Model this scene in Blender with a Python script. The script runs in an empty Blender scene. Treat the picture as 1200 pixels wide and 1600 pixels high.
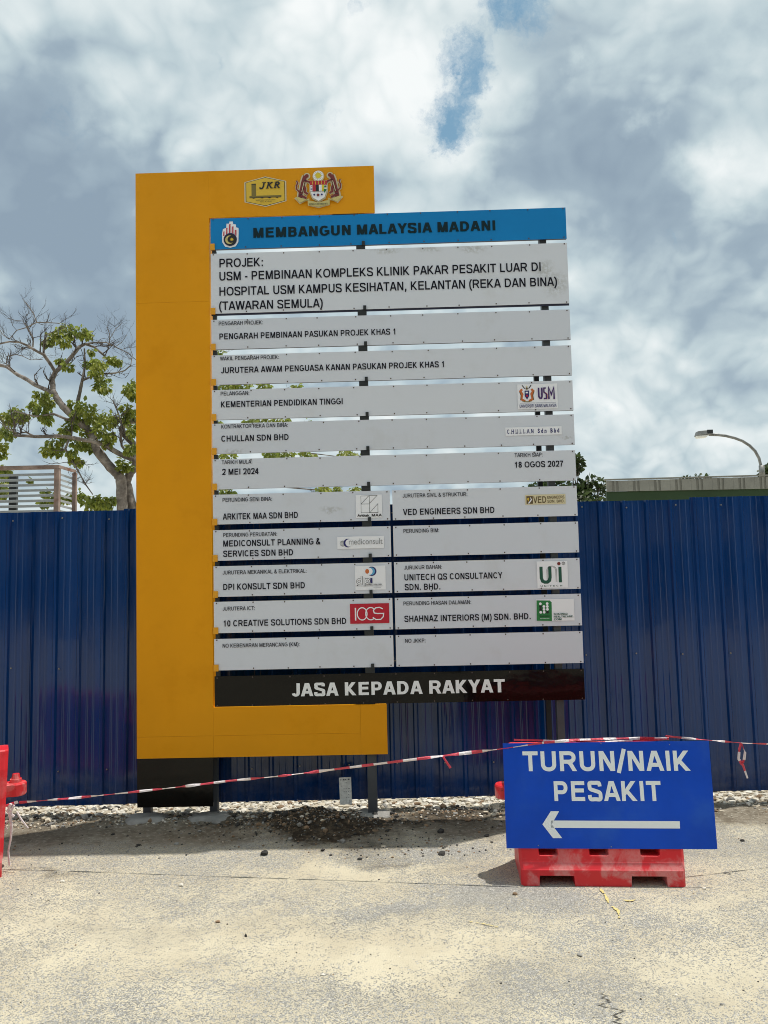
import bpy, bmesh, math, random
import numpy as np
from mathutils import Matrix, Vector, noise
random.seed(11)
rng = np.random.default_rng(11)
R = math.radians
scene = bpy.context.scene
col = scene.collection

# ------------------------------------------------------------------ camera
CAM = Vector((0.0, 0.0, 1.66))
FPX = 1202.0                                   # focal length in pixels of the 1200x1600 photograph
CROT = Matrix.Rotation(R(90 + 5.1), 3, 'X') @ Matrix.Rotation(R(-1.25), 3, 'Z')
cd = bpy.data.cameras.new('camera')
cam = bpy.data.objects.new('camera', cd)
col.objects.link(cam)
cam.matrix_world = Matrix.Translation(CAM) @ CROT.to_4x4()
cd.sensor_fit = 'VERTICAL'
cd.sensor_height = 36.0
cd.lens = 36.0 * FPX / 1600.0
cd.clip_start = 0.05
cd.clip_end = 2000.0
scene.camera = cam

def ray(px, py):
    return CROT @ Vector((px - 600.0, -(py - 800.0), -FPX))

def at(px, py, Y):
    d = ray(px, py)
    return CAM + d * (Y / d.y)

def gnd(px, py, z=0.0):
    d = ray(px, py)
    return CAM + d * ((z - CAM.z) / d.z)

# ------------------------------------------------------------------ sun
SUN_DIR = Vector((0.25, 0.115, 1.0)).normalized()      # towards the sun: behind the board, high, to the right
sl = bpy.data.lights.new('sun', 'SUN')
sl.energy = 3.6
sl.angle = R(0.6)
sl.color = (1.0, 0.955, 0.88)
sun = bpy.data.objects.new('sun', sl)
col.objects.link(sun)
sun.rotation_euler = SUN_DIR.to_track_quat('Z', 'Y').to_euler()
sun.location = (5, 5, 20)

scene.view_settings.view_transform = 'Standard'
scene.view_settings.look = 'None'
scene.view_settings.gamma = 1.0
scene.view_settings.exposure = 0.14
scene.view_settings.use_curve_mapping = False
scene.cycles.filter_width = 1.0

# ------------------------------------------------------------------ node helper
class NT:
    def __init__(self, tree):
        self.t = tree
        self.n = tree.nodes
        self.l = tree.links
    def new(self, kind, **kw):
        n = self.n.new(kind)
        for k, v in kw.items():
            setattr(n, k, v)
        return n
    def put(self, sock, v):
        if isinstance(v, bpy.types.NodeSocket):
            self.l.new(v, sock)
        else:
            sock.default_value = v
    def math(self, op, a, b=0.0, c=0.0, clamp=False):
        n = self.new('ShaderNodeMath', operation=op, use_clamp=clamp)
        self.put(n.inputs[0], a); self.put(n.inputs[1], b)
        if op in ('MULTIPLY_ADD', 'COMPARE'):
            self.put(n.inputs[2], c)
        return n.outputs[0]
    def vmath(self, op, a, b=(0, 0, 0), out=0):
        n = self.new('ShaderNodeVectorMath', operation=op)
        self.put(n.inputs[0], a)
        if op == 'SCALE':
            self.put(n.inputs['Scale'], b)
        else:
            self.put(n.inputs[1], b)
        return n.outputs[out]
    def ramp(self, v, lo, hi, a=0.0, b=1.0, smooth=True):
        n = self.new('ShaderNodeMapRange')
        n.interpolation_type = 'SMOOTHSTEP' if smooth else 'LINEAR'
        self.put(n.inputs['Value'], v)
        self.put(n.inputs['From Min'], lo); self.put(n.inputs['From Max'], hi)
        self.put(n.inputs['To Min'], a); self.put(n.inputs['To Max'], b)
        return n.outputs[0]
    def noise(self, vec, scale, detail=4.0, rough=0.5, lac=2.0, out=0, dist=0.0):
        n = self.new('ShaderNodeTexNoise')
        if vec is not None:
            self.put(n.inputs['Vector'], vec)
        n.inputs['Scale'].default_value = scale
        n.inputs['Detail'].default_value = detail
        n.inputs['Roughness'].default_value = rough
        n.inputs['Lacunarity'].default_value = lac
        n.inputs['Distortion'].default_value = dist
        return n.outputs[out]
    def mix(self, f, a, b, blend='MIX'):
        n = self.new('ShaderNodeMix', data_type='RGBA', blend_type=blend)
        self.put(n.inputs[0], f)
        for s, v in ((6, a), (7, b)):
            if isinstance(v, (tuple, list)) and len(v) == 3:
                v = (*v, 1.0)
            self.put(n.inputs[s], v)
        return n.outputs[2]

def srgb(r, g, b):
    f = lambda c: (c / 255) / 12.92 if c <= 10 else (((c / 255) + 0.055) / 1.055) ** 2.4
    return (f(r), f(g), f(b))

# ------------------------------------------------------------------ world: Nishita sky behind broken cloud
w = bpy.data.worlds.new('World')
scene.world = w
w.use_nodes = True
T = NT(w.node_tree)
T.n.clear()
sky = T.new('ShaderNodeTexSky', sky_type='NISHITA')
sky.sun_disc = False
sky.sun_elevation = math.asin(SUN_DIR.z)
sky.sun_rotation = math.atan2(SUN_DIR.x, SUN_DIR.y)
sky.air_density = 1.2
sky.dust_density = 0.7
bg1 = T.new('ShaderNodeBackground')
T.put(bg1.inputs[0], T.mix(1.0, sky.outputs[0], (0.80, 1.04, 0.93), 'MULTIPLY')); bg1.inputs[1].default_value = 0.105
co = T.new('ShaderNodeTexCoord').outputs['Generated']
sx = T.new('ShaderNodeSeparateXYZ'); T.put(sx.inputs[0], co)
# cloud sheet coordinates: directions laid on a layer overhead, so clouds flatten towards the horizon
den = T.math('ADD', T.math('MAXIMUM', sx.outputs[2], 0.0), 0.80)
cb = T.new('ShaderNodeCombineXYZ')
T.put(cb.inputs[0], T.math('DIVIDE', sx.outputs[0], den))
T.put(cb.inputs[1], T.math('DIVIDE', sx.outputs[1], den))
P = cb.outputs[0]
warp = T.vmath('SUBTRACT', T.noise(P, 2.6, 4, 0.5, out=1), (0.5, 0.5, 0.5))
P2 = T.vmath('ADD', P, T.vmath('SCALE', warp, 0.20))
def density(vec):
    """billowing cloud thickness: rounded lumps with creases between, over broad masses"""
    out = T.math('MULTIPLY', T.noise(vec, 2.4, 7, 0.56), 1.0)
    for sc_, am in ((4.5, 0.17), (10.0, 0.10), (22.0, 0.055), (48.0, 0.03)):
        b_ = T.math('ABSOLUTE', T.math('MULTIPLY_ADD', T.noise(T.vmath('ADD', vec, (sc_, 0, 0)), sc_, 0, 0.5), 2.0, -1.0))
        out = T.math('ADD', out, T.math('MULTIPLY', b_, am * 2.2))
    return out
d0 = density(P2)
d1 = density(T.vmath('ADD', P2, (-0.012, -0.030, 0.0)))
emb = T.math('SUBTRACT', d0, d1)
wd = T.noise(co, 5.0, 8, 0.60, out=1)
dirw = T.vmath('ADD', co, T.vmath('SCALE', T.vmath('SUBTRACT', wd, (0.5, 0.5, 0.5)), 0.22))
def blobs(items, vec=None):
    acc = None
    for px, py, rpx, amp in items:
        c = ray(px, py).normalized()
        d = T.vmath('DISTANCE', vec or dirw, tuple(c), out=1)
        v = T.ramp(d, 0.0, rpx / FPX, amp, 0.0)
        acc = v if acc is None else T.math('ADD', acc, v)
    return acc
# large masses of cloud, given by the direction in which they stand
bright = blobs([
    (60, 330, 230, -0.40), (200, 440, 230, -0.30), (130, 260, 90, -0.12), (60, 520, 230, -0.26), (330, 300, 120, -0.12), (10, 180, 120, -0.12),
    (980, 230, 200, -0.36), (1150, 160, 200, -0.34), (860, 300, 160, -0.26), (1120, 430, 150, -0.24), (1020, 340, 120, -0.14),
    (280, 60, 190, 0.20), (420, 140, 200, 0.12), (650, 120, 150, 0.26), (740, 235, 110, 0.30), (560, 60, 180, 0.10), (480, 250, 140, 0.06),
    (1110, 290, 100, 0.34), (1180, 270, 110, 0.28), (1030, 195, 42, 0.38), (870, 125, 40, 0.34), (1180, 30, 120, 0.25), (930, 50, 160, 0.10),
    (960, 560, 170, 0.10), (1150, 560, 120, -0.15), (930, 700, 120, -0.08), (1050, 690, 130, -0.12), (1170, 680, 100, 0.10), (40, 90, 130, -0.08),
    (60, 700, 160, -0.06), (950, 650, 80, 0.10)])
hw = T.vmath('ADD', co, T.vmath('SCALE', T.vmath('SUBTRACT', T.noise(co, 16.0, 8, 0.66, out=1), (0.5, 0.5, 0.5)), 0.085))
hole = blobs([(706, 188, 74, 1.0), (690, 215, 40, 0.4), (735, 95, 70, 0.95), (765, 118, 46, 0.5), (815, 12, 66, 0.85), (775, 8, 46, 0.45)], hw)
B = T.math('ADD', T.math('MULTIPLY_ADD', d0, 0.95, -0.08), bright)
B = T.math('ADD', B, T.math('MULTIPLY', emb, 1.5))
B = T.math('MULTIPLY_ADD', B, 0.80, 0.13)
cr = T.new('ShaderNodeValToRGB')
T.put(cr.inputs[0], B)
e = cr.color_ramp.elements
e[0].position = 0.0; e[0].color = (*srgb(138, 156, 172), 1)
e[1].position = 1.0; e[1].color = (*srgb(236, 240, 240), 1)
for pos, c in ((0.27, srgb(153, 171, 184)), (0.50, srgb(184, 200, 206)), (0.74, srgb(212, 222, 224))):
    k = e.new(pos); k.color = (*c, 1)
bg2 = T.new('ShaderNodeBackground')
T.put(bg2.inputs[0], cr.outputs[0]); bg2.inputs[1].default_value = 1.0
hb = T.noise(hw, 11.0, 8, 0.68)
cov = T.ramp(T.math('ADD', hole, T.math('MULTIPLY_ADD', hb, 3.0, -1.5)), 0.25, 1.30, 1.0, 0.05)
mx = T.new('ShaderNodeMixShader')
T.put(mx.inputs[0], cov)
T.l.new(bg1.outputs[0], mx.inputs[1]); T.l.new(bg2.outputs[0], mx.inputs[2])
wo = T.new('ShaderNodeOutputWorld')
T.l.new(mx.outputs[0], wo.inputs[0])

# ------------------------------------------------------------------ materials
def mat(name, color, rough=0.6, spec=0.5, metal=0.0, var=0.0, vscale=3.0, coat=0.0, bump=0.0, bscale=30.0, dirt=None, dirt_amt=0.0, dscale=4.0, stretch=(1, 1, 1)):
    m = bpy.data.materials.new(name)
    m.use_nodes = True
    t = NT(m.node_tree)
    b = m.node_tree.nodes['Principled BSDF']
    oc = t.new('ShaderNodeTexCoord').outputs['Object']
    if stretch != (1, 1, 1):
        oc = t.vmath('MULTIPLY', oc, stretch)
    c = (*color, 1.0)
    if var > 0:
        n = t.noise(oc, vscale, 5, 0.6)
        c = t.mix(t.ramp(n, 0.3, 0.7), tuple(x * (1 - var) for x in color), tuple(min(1, x * (1 + var)) for x in color))
    if dirt:
        n = t.noise(oc, dscale, 8, 0.65)
        c = t.mix(t.ramp(n, 0.5, 0.72, 0.0, dirt_amt), c if isinstance(c, bpy.types.NodeSocket) else tuple(color), dirt)
        t.put(b.inputs['Roughness'], t.ramp(n, 0.45, 0.7, rough, min(1, rough + 0.3)))
    else:
        b.inputs['Roughness'].default_value = rough
    t.put(b.inputs['Base Color'], c)
    b.inputs['Specular IOR Level'].default_value = spec
    b.inputs['Metallic'].default_value = metal
    b.inputs['Coat Weight'].default_value = coat
    b.inputs['Coat Roughness'].default_value = 0.05
    if bump > 0:
        n = t.noise(oc, bscale, 4, 0.6)
        bp = t.new('ShaderNodeBump')
        bp.inputs['Strength'].default_value = bump
        bp.inputs['Distance'].default_value = 0.02
        t.put(bp.inputs['Height'], n)
        t.l.new(bp.outputs[0], b.inputs['Normal'])
    return m

def panel_material():
    m = mat('white_composite_sheet', (0.71, 0.74, 0.825), 0.40, 0.35)
    t = NT(m.node_tree)
    b = m.node_tree.nodes['Principled BSDF']
    oc = t.new('ShaderNodeTexCoord').outputs['Object']
    n = t.noise(oc, 3.2, 8, 0.65)
    c = t.mix(t.ramp(n, 0.50, 0.74, 0.0, 0.22), (0.71, 0.74, 0.825), (0.50, 0.49, 0.47))
    w_ = t.vmath('ADD', oc, t.vmath('SCALE', t.vmath('SUBTRACT', t.noise(oc, 14, 5, 0.7, out=1), (0.5, 0.5, 0.5)), 0.10))
    acc = None
    for x, z, rx, rz in ((1.86, 4.085, 0.13, 0.03), (2.18, 4.085, 0.11, 0.03), (2.50, 4.08, 0.13, 0.045), (3.02, 3.90, 0.10, 0.09), (3.10, 3.80, 0.12, 0.12), (0.72, 2.62, 0.1, 0.03), (1.42, 2.18, 0.10, 0.03), (3.14, 2.66, 0.06, 0.012)):
        d = t.vmath('LENGTH', t.vmath('MULTIPLY', t.vmath('SUBTRACT', w_, (x, 0, z)), (1 / rx, 0, 1 / rz)), out=1)
        v = t.ramp(d, 0.2, 1.1, 0.42, 0.0)
        acc = v if acc is None else t.math('MAXIMUM', acc, v)
    acc = t.math('MULTIPLY', acc, t.ramp(t.noise(oc, 40, 4, 0.6), 0.35, 0.6))
    c = t.mix(acc, c, (0.30, 0.29, 0.24))
    oi = t.new('ShaderNodeObjectInfo').outputs['Random']
    c = t.mix(1.0, c, t.mix(oi, (0.95, 0.955, 0.965), (1.03, 1.025, 1.01)), 'MULTIPLY')
    t.put(b.inputs['Base Color'], c)
    return m

M = {}
M['yellow'] = mat('yellow_paint', (0.80, 0.335, 0.004), 0.45, 0.2, var=0.035, vscale=1.6, dirt=(0.55, 0.20, 0.006), dirt_amt=0.22, dscale=2.6)
M['yellow_tab'] = mat('yellow_tab_paint', (0.80, 0.36, 0.01), 0.5)
M['panel'] = panel_material()
M['panel_edge'] = mat('navy_panel_edge', (0.02, 0.02, 0.05), 0.5)
M['bluebar'] = mat('sky_blue_panel', (0.002, 0.225, 0.58), 0.35, 0.25, var=0.05, vscale=1.5)
M['black'] = mat('black_gloss_panel', (0.005, 0.0045, 0.004), 0.10, 0.22, bump=0.25, bscale=2.2)
M['ink'] = mat('black_vinyl_lettering', (0.008, 0.008, 0.018), 0.5, 0.2)
M['ink_teal'] = mat('dark_teal_lettering', (0.004, 0.022, 0.030), 0.5, 0.2)
M['white_ink'] = mat('white_vinyl', (0.90, 0.92, 0.95), 0.45)
M['decal'] = mat('white_sticker', (0.90, 0.91, 0.97), 0.35)
M['steel'] = mat('dark_grey_steel', (0.060, 0.068, 0.080), 0.5, 0.5, var=0.15, vscale=6)
M['steel_dark'] = mat('black_steel_bracket', (0.018, 0.022, 0.024), 0.6)
M['screw'] = mat('zinc_screw', (0.35, 0.35, 0.34), 0.4, metal=0.6)
M['screw_dark'] = mat('rusty_screw', (0.10, 0.07, 0.06), 0.7)
M['concrete'] = mat('grey_concrete', (0.30, 0.29, 0.27), 0.9, 0.2, var=0.2, vscale=9, bump=0.5, bscale=40)
M['signblue'] = mat('blue_sign_sheet', (0.0, 0.068, 0.56), 0.36, 0.3, var=0.12, vscale=2.2, dirt=(0.03, 0.13, 0.56), dirt_amt=0.45, dscale=3.0)
M['signwhite'] = mat('sign_white_letters', (0.90, 0.94, 0.97), 0.4)
M['tape_red'] = mat('red_tape', (0.60, 0.05, 0.085), 0.35, 0.5, bump=0.5, bscale=60)
M['tape_white'] = mat('white_tape', (0.80, 0.72, 0.74), 0.35, 0.5, bump=0.5, bscale=60)
M['bark'] = mat('grey_bark', (0.19, 0.16, 0.14), 0.9, 0.2, var=0.45, vscale=5.0, bump=1.0, bscale=9, dirt=(0.34, 0.31, 0.28), dirt_amt=0.7, dscale=5)
M['twig'] = mat('dry_twig', (0.085, 0.068, 0.06), 0.9, 0.2, var=0.3, vscale=3)
M['rust'] = mat('rusty_steel', (0.34, 0.25, 0.21), 0.8, 0.3, var=0.35, vscale=4, dirt=(0.22, 0.08, 0.04), dirt_amt=0.8, dscale=5)
M['slat'] = mat('galvanised_slat', (0.36, 0.37, 0.365), 0.5, 0.4, var=0.12, vscale=2, dirt=(0.2, 0.18, 0.15), dirt_amt=0.4, dscale=4)
M['fascia'] = mat('grey_fascia_panel', (0.26, 0.255, 0.225), 0.7, 0.3, var=0.12, vscale=2, dirt=(0.2, 0.18, 0.15), dirt_amt=0.4, dscale=3)
M['fascia_dark'] = mat('weathered_fascia_joint', (0.19, 0.185, 0.16), 0.8)
M['green'] = mat('dark_green_beam', (0.020, 0.048, 0.014), 0.7, var=0.15, vscale=1)
M['lamp_grey'] = mat('lamp_grey_metal', (0.22, 0.22, 0.21), 0.5, metal=0.3, var=0.2, vscale=5)
M['lamp_white'] = mat('lamp_diffuser', (0.75, 0.76, 0.74), 0.3)
M['paper'] = mat('weathered_paper', (0.55, 0.55, 0.52), 0.8, var=0.15, vscale=30, dirt=(0.2, 0.2, 0.2), dirt_amt=0.7, dscale=25)
M['yellow_mark'] = mat('yellow_marking_paint', (0.62, 0.51, 0.20), 0.8, var=0.2, vscale=60)
M['wall'] = mat('hospital_wall', (0.42, 0.40, 0.36), 0.8)
M['wall_dark'] = mat('hospital_window_glass', (0.03, 0.04, 0.05), 0.2)

def leaf_mat(name, base):
    m = bpy.data.materials.new(name)
    m.use_nodes = True
    t = NT(m.node_tree)
    b = m.node_tree.nodes['Principled BSDF']
    at_ = t.new('ShaderNodeAttribute', attribute_name='tint')
    c = t.mix(at_.outputs['Fac'], tuple(x * 0.55 for x in base), (base[0] * 1.9, base[1] * 1.45, base[2] * 1.1))
    t.put(b.inputs['Base Color'], c)
    b.inputs['Roughness'].default_value = 0.45
    tr = t.new('ShaderNodeBsdfTranslucent')
    t.put(tr.inputs[0], t.mix(0.5, c, tuple(x * 2.0 for x in base)))
    ms = t.new('ShaderNodeMixShader')
    ms.inputs[0].default_value = 0.42
    t.l.new(b.outputs[0], ms.inputs[1]); t.l.new(tr.outputs[0], ms.inputs[2])
    t.l.new(ms.outputs[0], m.node_tree.nodes['Material Output'].inputs[0])
    return m
M['leaf'] = leaf_mat('broad_leaves', (0.17, 0.225, 0.045))
M['leaf_dark'] = leaf_mat('dark_small_leaves', (0.035, 0.06, 0.022))

def barrier_material():
    m = bpy.data.materials.new('red_plastic')
    m.use_nodes = True
    t = NT(m.node_tree)
    b = m.node_tree.nodes['Principled BSDF']
    oc = t.new('ShaderNodeTexCoord').outputs['Object']
    n = t.noise(oc, 7.0, 6, 0.6, dist=0.6)
    s = t.new('ShaderNodeSeparateXYZ'); t.put(s.inputs[0], oc)
    low = t.ramp(s.outputs[2], 0.30, 0.02, 0.25, 1.0)
    f = t.math('MULTIPLY', t.ramp(n, 0.46, 0.60), low)
    fine = t.noise(oc, 60.0, 3, 0.6)
    f = t.math('MULTIPLY', f, t.ramp(fine, 0.3, 0.6, 0.45, 0.75))
    c = t.mix(f, (0.66, 0.016, 0.026), (0.66, 0.30, 0.29))
    scr = t.noise(t.vmath('MULTIPLY', oc, (2.5, 1, 9)), 3.5, 6, 0.7, dist=1.5)
    c = t.mix(t.ramp(scr, 0.64, 0.70, 0.0, 0.6), c, (0.09, 0.02, 0.02))
    t.put(b.inputs['Base Color'], c)
    t.put(b.inputs['Roughness'], t.ramp(f, 0, 0.6, 0.42, 0.8))
    return m
M['red'] = barrier_material()

def fence_material():
    m = bpy.data.materials.new('glossy_blue_sheet')
    m.use_nodes = True
    t = NT(m.node_tree)
    b = m.node_tree.nodes['Principled BSDF']
    g = t.new('ShaderNodeNewGeometry').outputs['Position']
    n = t.noise(t.vmath('MULTIPLY', g, (14, 14, 0.35)), 1.0, 5, 0.6)
    c = t.mix(t.ramp(n, 0.35, 0.7), (0.0006, 0.029, 0.135), (0.0015, 0.045, 0.195))
    strk = t.noise(t.vmath('MULTIPLY', g, (40, 40, 0.8)), 1.0, 4, 0.7)
    c = t.mix(t.ramp(strk, 0.60, 0.74, 0.0, 0.22), c, (0.04, 0.09, 0.25))
    dust = t.noise(g, 5.0, 6, 0.7)
    z = t.new('ShaderNodeSeparateXYZ'); t.put(z.inputs[0], g)
    dd = t.math('MULTIPLY', t.ramp(z.outputs[2], 0.45, 0.03, 0.0, 0.22), t.ramp(dust, 0.35, 0.65))
    c = t.mix(dd, c, (0.25, 0.23, 0.19))
    t.put(b.inputs['Base Color'], c)
    t.put(b.inputs['Roughness'], t.ramp(n, 0.3, 0.7, 0.06, 0.16))
    wob = t.noise(t.vmath('MULTIPLY', g, (9, 9, 0.9)), 1.0, 3, 0.5)
    bp = t.new('ShaderNodeBump')
    bp.inputs['Strength'].default_value = 0.16
    bp.inputs['Distance'].default_value = 0.03
    t.put(bp.inputs['Height'], wob)
    t.l.new(bp.outputs[0], b.inputs['Normal'])
    b.inputs['Specular IOR Level'].default_value = 0.5
    return m
M['fence'] = fence_material()

def ground_material():
    m = bpy.data.materials.new('sandy_asphalt')
    m.use_nodes = True
    t = NT(m.node_tree)
    b = m.node_tree.nodes['Principled BSDF']
    g = t.new('ShaderNodeNewGeometry').outputs['Position']
    s = t.new('ShaderNodeSeparateXYZ'); t.put(s.inputs[0], g)
    X, Y = s.outputs[0], s.outputs[1]
    big = t.noise(g, 0.9, 7, 0.62)
    wv = t.vmath('SCALE', t.vmath('SUBTRACT', t.noise(g, 1.6, 6, 0.65, out=1), (0.5, 0.5, 0.5)), 1.1)
    gw = t.vmath('ADD', g, wv)
    def bl(items):
        acc = None
        for px, py, rx, ry, amp in items:
            c = gnd(px, py)
            d = t.vmath('MULTIPLY', t.vmath('SUBTRACT', gw, (c.x, c.y, 0)), (1 / rx, 1 / ry, 0))
            ln = t.vmath('LENGTH', d, out=1)
            v = t.ramp(ln, 0.0, 1.0, amp, 0.0)
            acc = v if acc is None else t.math('ADD', acc, v)
        return acc
    sandb = bl([(400, 1480, 1.5, 0.45, 0.32), (520, 1365, 0.7, 0.28, 0.40), (250, 1440, 0.9, 0.22, 0.12), (660, 1500, 1.0, 0.4, 0.25),
                (60, 1400, 0.7, 0.25, 0.10), (900, 1500, 0.6, 0.3, 0.16), (880, 1440, 0.35, 0.12, 0.22), (1120, 1520, 0.7, 0.3, 0.22), (1100, 1400, 0.6, 0.12, 0.18),
                (690, 1365, 0.4, 0.10, 0.18), (150, 1365, 0.5, 0.12, 0.12),
                (760, 1400, 0.55, 0.22, -0.50), (640, 1425, 0.9, 0.12, -0.42), (350, 1415, 1.2, 0.10, -0.18), (930, 1480, 0.2, 0.4, -0.25), (700, 1330, 0.5, 0.25, -0.30),
                (1050, 1320, 1.3, 0.4, -0.22), (300, 1345, 1.2, 0.22, -0.15), (1000, 1440, 0.5, 0.10, -0.20), (850, 1570, 0.4, 0.2, -0.25), (160, 1580, 0.7, 0.2, -0.15)])
    med = t.noise(g, 7.0, 6, 0.65)
    sand = t.math('ADD', t.math('ADD', t.math('MULTIPLY_ADD', big, 1.2, -0.06), sandb), t.math('MULTIPLY_ADD', med, 0.5, -0.25))
    # aggregate chips
    vor = t.new('ShaderNodeTexVoronoi'); t.put(vor.inputs['Vector'], t.vmath('ADD', g, t.vmath('SCALE', t.noise(g, 70, 2, 0.5, out=1), 0.008)))
    vor.inputs['Scale'].default_value = 185.0
    chipr = t.new('ShaderNodeSeparateColor'); t.put(chipr.inputs[0], vor.outputs['Color'])
    vor2 = t.new('ShaderNodeTexVoronoi'); t.put(vor2.inputs['Vector'], g); vor2.inputs['Scale'].default_value = 48.0
    chip2 = t.new('ShaderNodeSeparateColor'); t.put(chip2.inputs[0], vor2.outputs['Color'])
    fine = t.noise(g, 160, 3, 0.6)
    chipcol = t.mix(chipr.outputs[0], (0.23, 0.225, 0.21), (0.46, 0.445, 0.405))
    chipcol = t.mix(t.ramp(chipr.outputs[1], 0.86, 0.94), chipcol, (0.58, 0.56, 0.52))
    sandcol = t.mix(t.ramp(t.noise(g, 2.5, 6, 0.6), 0.35, 0.68), (0.58, 0.52, 0.385), (0.48, 0.42, 0.305))
    sandcol = t.mix(t.ramp(fine, 0.3, 0.7, 0.0, 0.35), sandcol, (0.57, 0.52, 0.41))
    # a chip shows through the sand when its own threshold exceeds the sand depth
    thr = t.math('ADD', sand, t.math('MULTIPLY_ADD', chipr.outputs[2], 0.75, -0.42))
    thr = t.math('ADD', thr, t.math('MULTIPLY_ADD', chip2.outputs[0], 0.25, -0.12))
    sm = t.ramp(thr, 0.40, 0.58)
    c = t.mix(sm, chipcol, sandcol)
    lane = t.noise(t.vmath('MULTIPLY', gw, (0.5, 2.4, 0)), 1.0, 6, 0.65)
    c = t.mix(t.ramp(lane, 0.48, 0.68, 0.0, 0.32), c, (0.30, 0.275, 0.225))
    c = t.mix(t.ramp(t.noise(t.vmath('MULTIPLY', gw, (0.8, 2.0, 0)), 1.7, 6, 0.7), 0.56, 0.70, 0.0, 0.55), c, (0.56, 0.505, 0.38))
    # earth verge beside the fence
    vy = t.math('ADD', Y, t.math('MULTIPLY_ADD', t.noise(g, 2.2, 5, 0.6), 0.9, -0.45))
    dirtm = t.ramp(vy, 5.02, 5.34)
    mound = bl([(480, 1292, 0.95, 0.46, 1.6), (480, 1300, 0.5, 0.25, 0.8), (560, 1325, 0.5, 0.24, 0.75), (620, 1345, 0.3, 0.12, 0.5), (690, 1285, 0.75, 0.32, 0.8), (700, 1275, 0.5, 0.2, 0.4), (90, 1365, 0.45, 0.09, 0.45), (60, 1300, 0.8, 0.25, 0.4)])
    dirtc = t.mix(t.ramp(t.noise(g, 9, 6, 0.7), 0.35, 0.65), (0.20, 0.165, 0.12), (0.33, 0.285, 0.22))
    dirtc = t.mix(t.ramp(t.noise(g, 30, 4, 0.7), 0.52, 0.66), dirtc, (0.46, 0.42, 0.34))
    damp = t.mix(t.ramp(t.noise(g, 26, 5, 0.7), 0.4, 0.65), (0.04, 0.031, 0.022), (0.12, 0.092, 0.062))
    c = t.mix(dirtm, c, dirtc)
    c = t.mix(t.math('MULTIPLY', mound, t.ramp(med, 0.25, 0.55, 0.5, 1.0), clamp=True), c, damp)
    # pale crushed stone beyond the fence
    c = t.mix(t.ramp(vy, 5.85, 6.05), c, t.mix(t.ramp(chipr.outputs[0], 0.1, 0.9), (0.55, 0.50, 0.40), (0.72, 0.68, 0.58)))
    # a crack at lower right
    k = gnd(955, 1575)
    crx = t.math('ADD', t.math('MULTIPLY_ADD', t.noise(t.vmath('MULTIPLY', g, (0, 1, 0)), 16, 5, 0.65), 0.28, -0.14), k.x)
    crk = t.ramp(t.math('ABSOLUTE', t.math('SUBTRACT', X, crx)), 0.001, 0.008, 0.9, 0.0)
    crk = t.math('MULTIPLY', crk, t.ramp(Y, gnd(955, 1562).y, gnd(955, 1545).y, 1.0, 0.0))
    c = t.mix(crk, c, (0.05, 0.045, 0.04))
    t.put(b.inputs['Base Color'], c)
    b.inputs['Roughness'].default_value = 0.92
    b.inputs['Specular IOR Level'].default_value = 0.2
    h = t.math('ADD', t.math('MULTIPLY', t.math('SUBTRACT', 1.0, vor.outputs['Distance']), t.math('SUBTRACT', 1.0, t.math('MULTIPLY', sm, 0.8))), t.math('MULTIPLY', fine, 0.5))
    h = t.math('SUBTRACT', h, t.math('MULTIPLY', crk, 2.0))
    h = t.math('ADD', h, t.math('MULTIPLY', t.noise(g, 24, 5, 0.7), t.math('ADD', 0.8, t.math('MULTIPLY', dirtm, 5.0))))
    bp = t.new('ShaderNodeBump')
    bp.inputs['Strength'].default_value = 0.9
    bp.inputs['Distance'].default_value = 0.006
    t.put(bp.inputs['Height'], h)
    t.l.new(bp.outputs[0], b.inputs['Normal'])
    return m
M['ground'] = ground_material()

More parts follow.
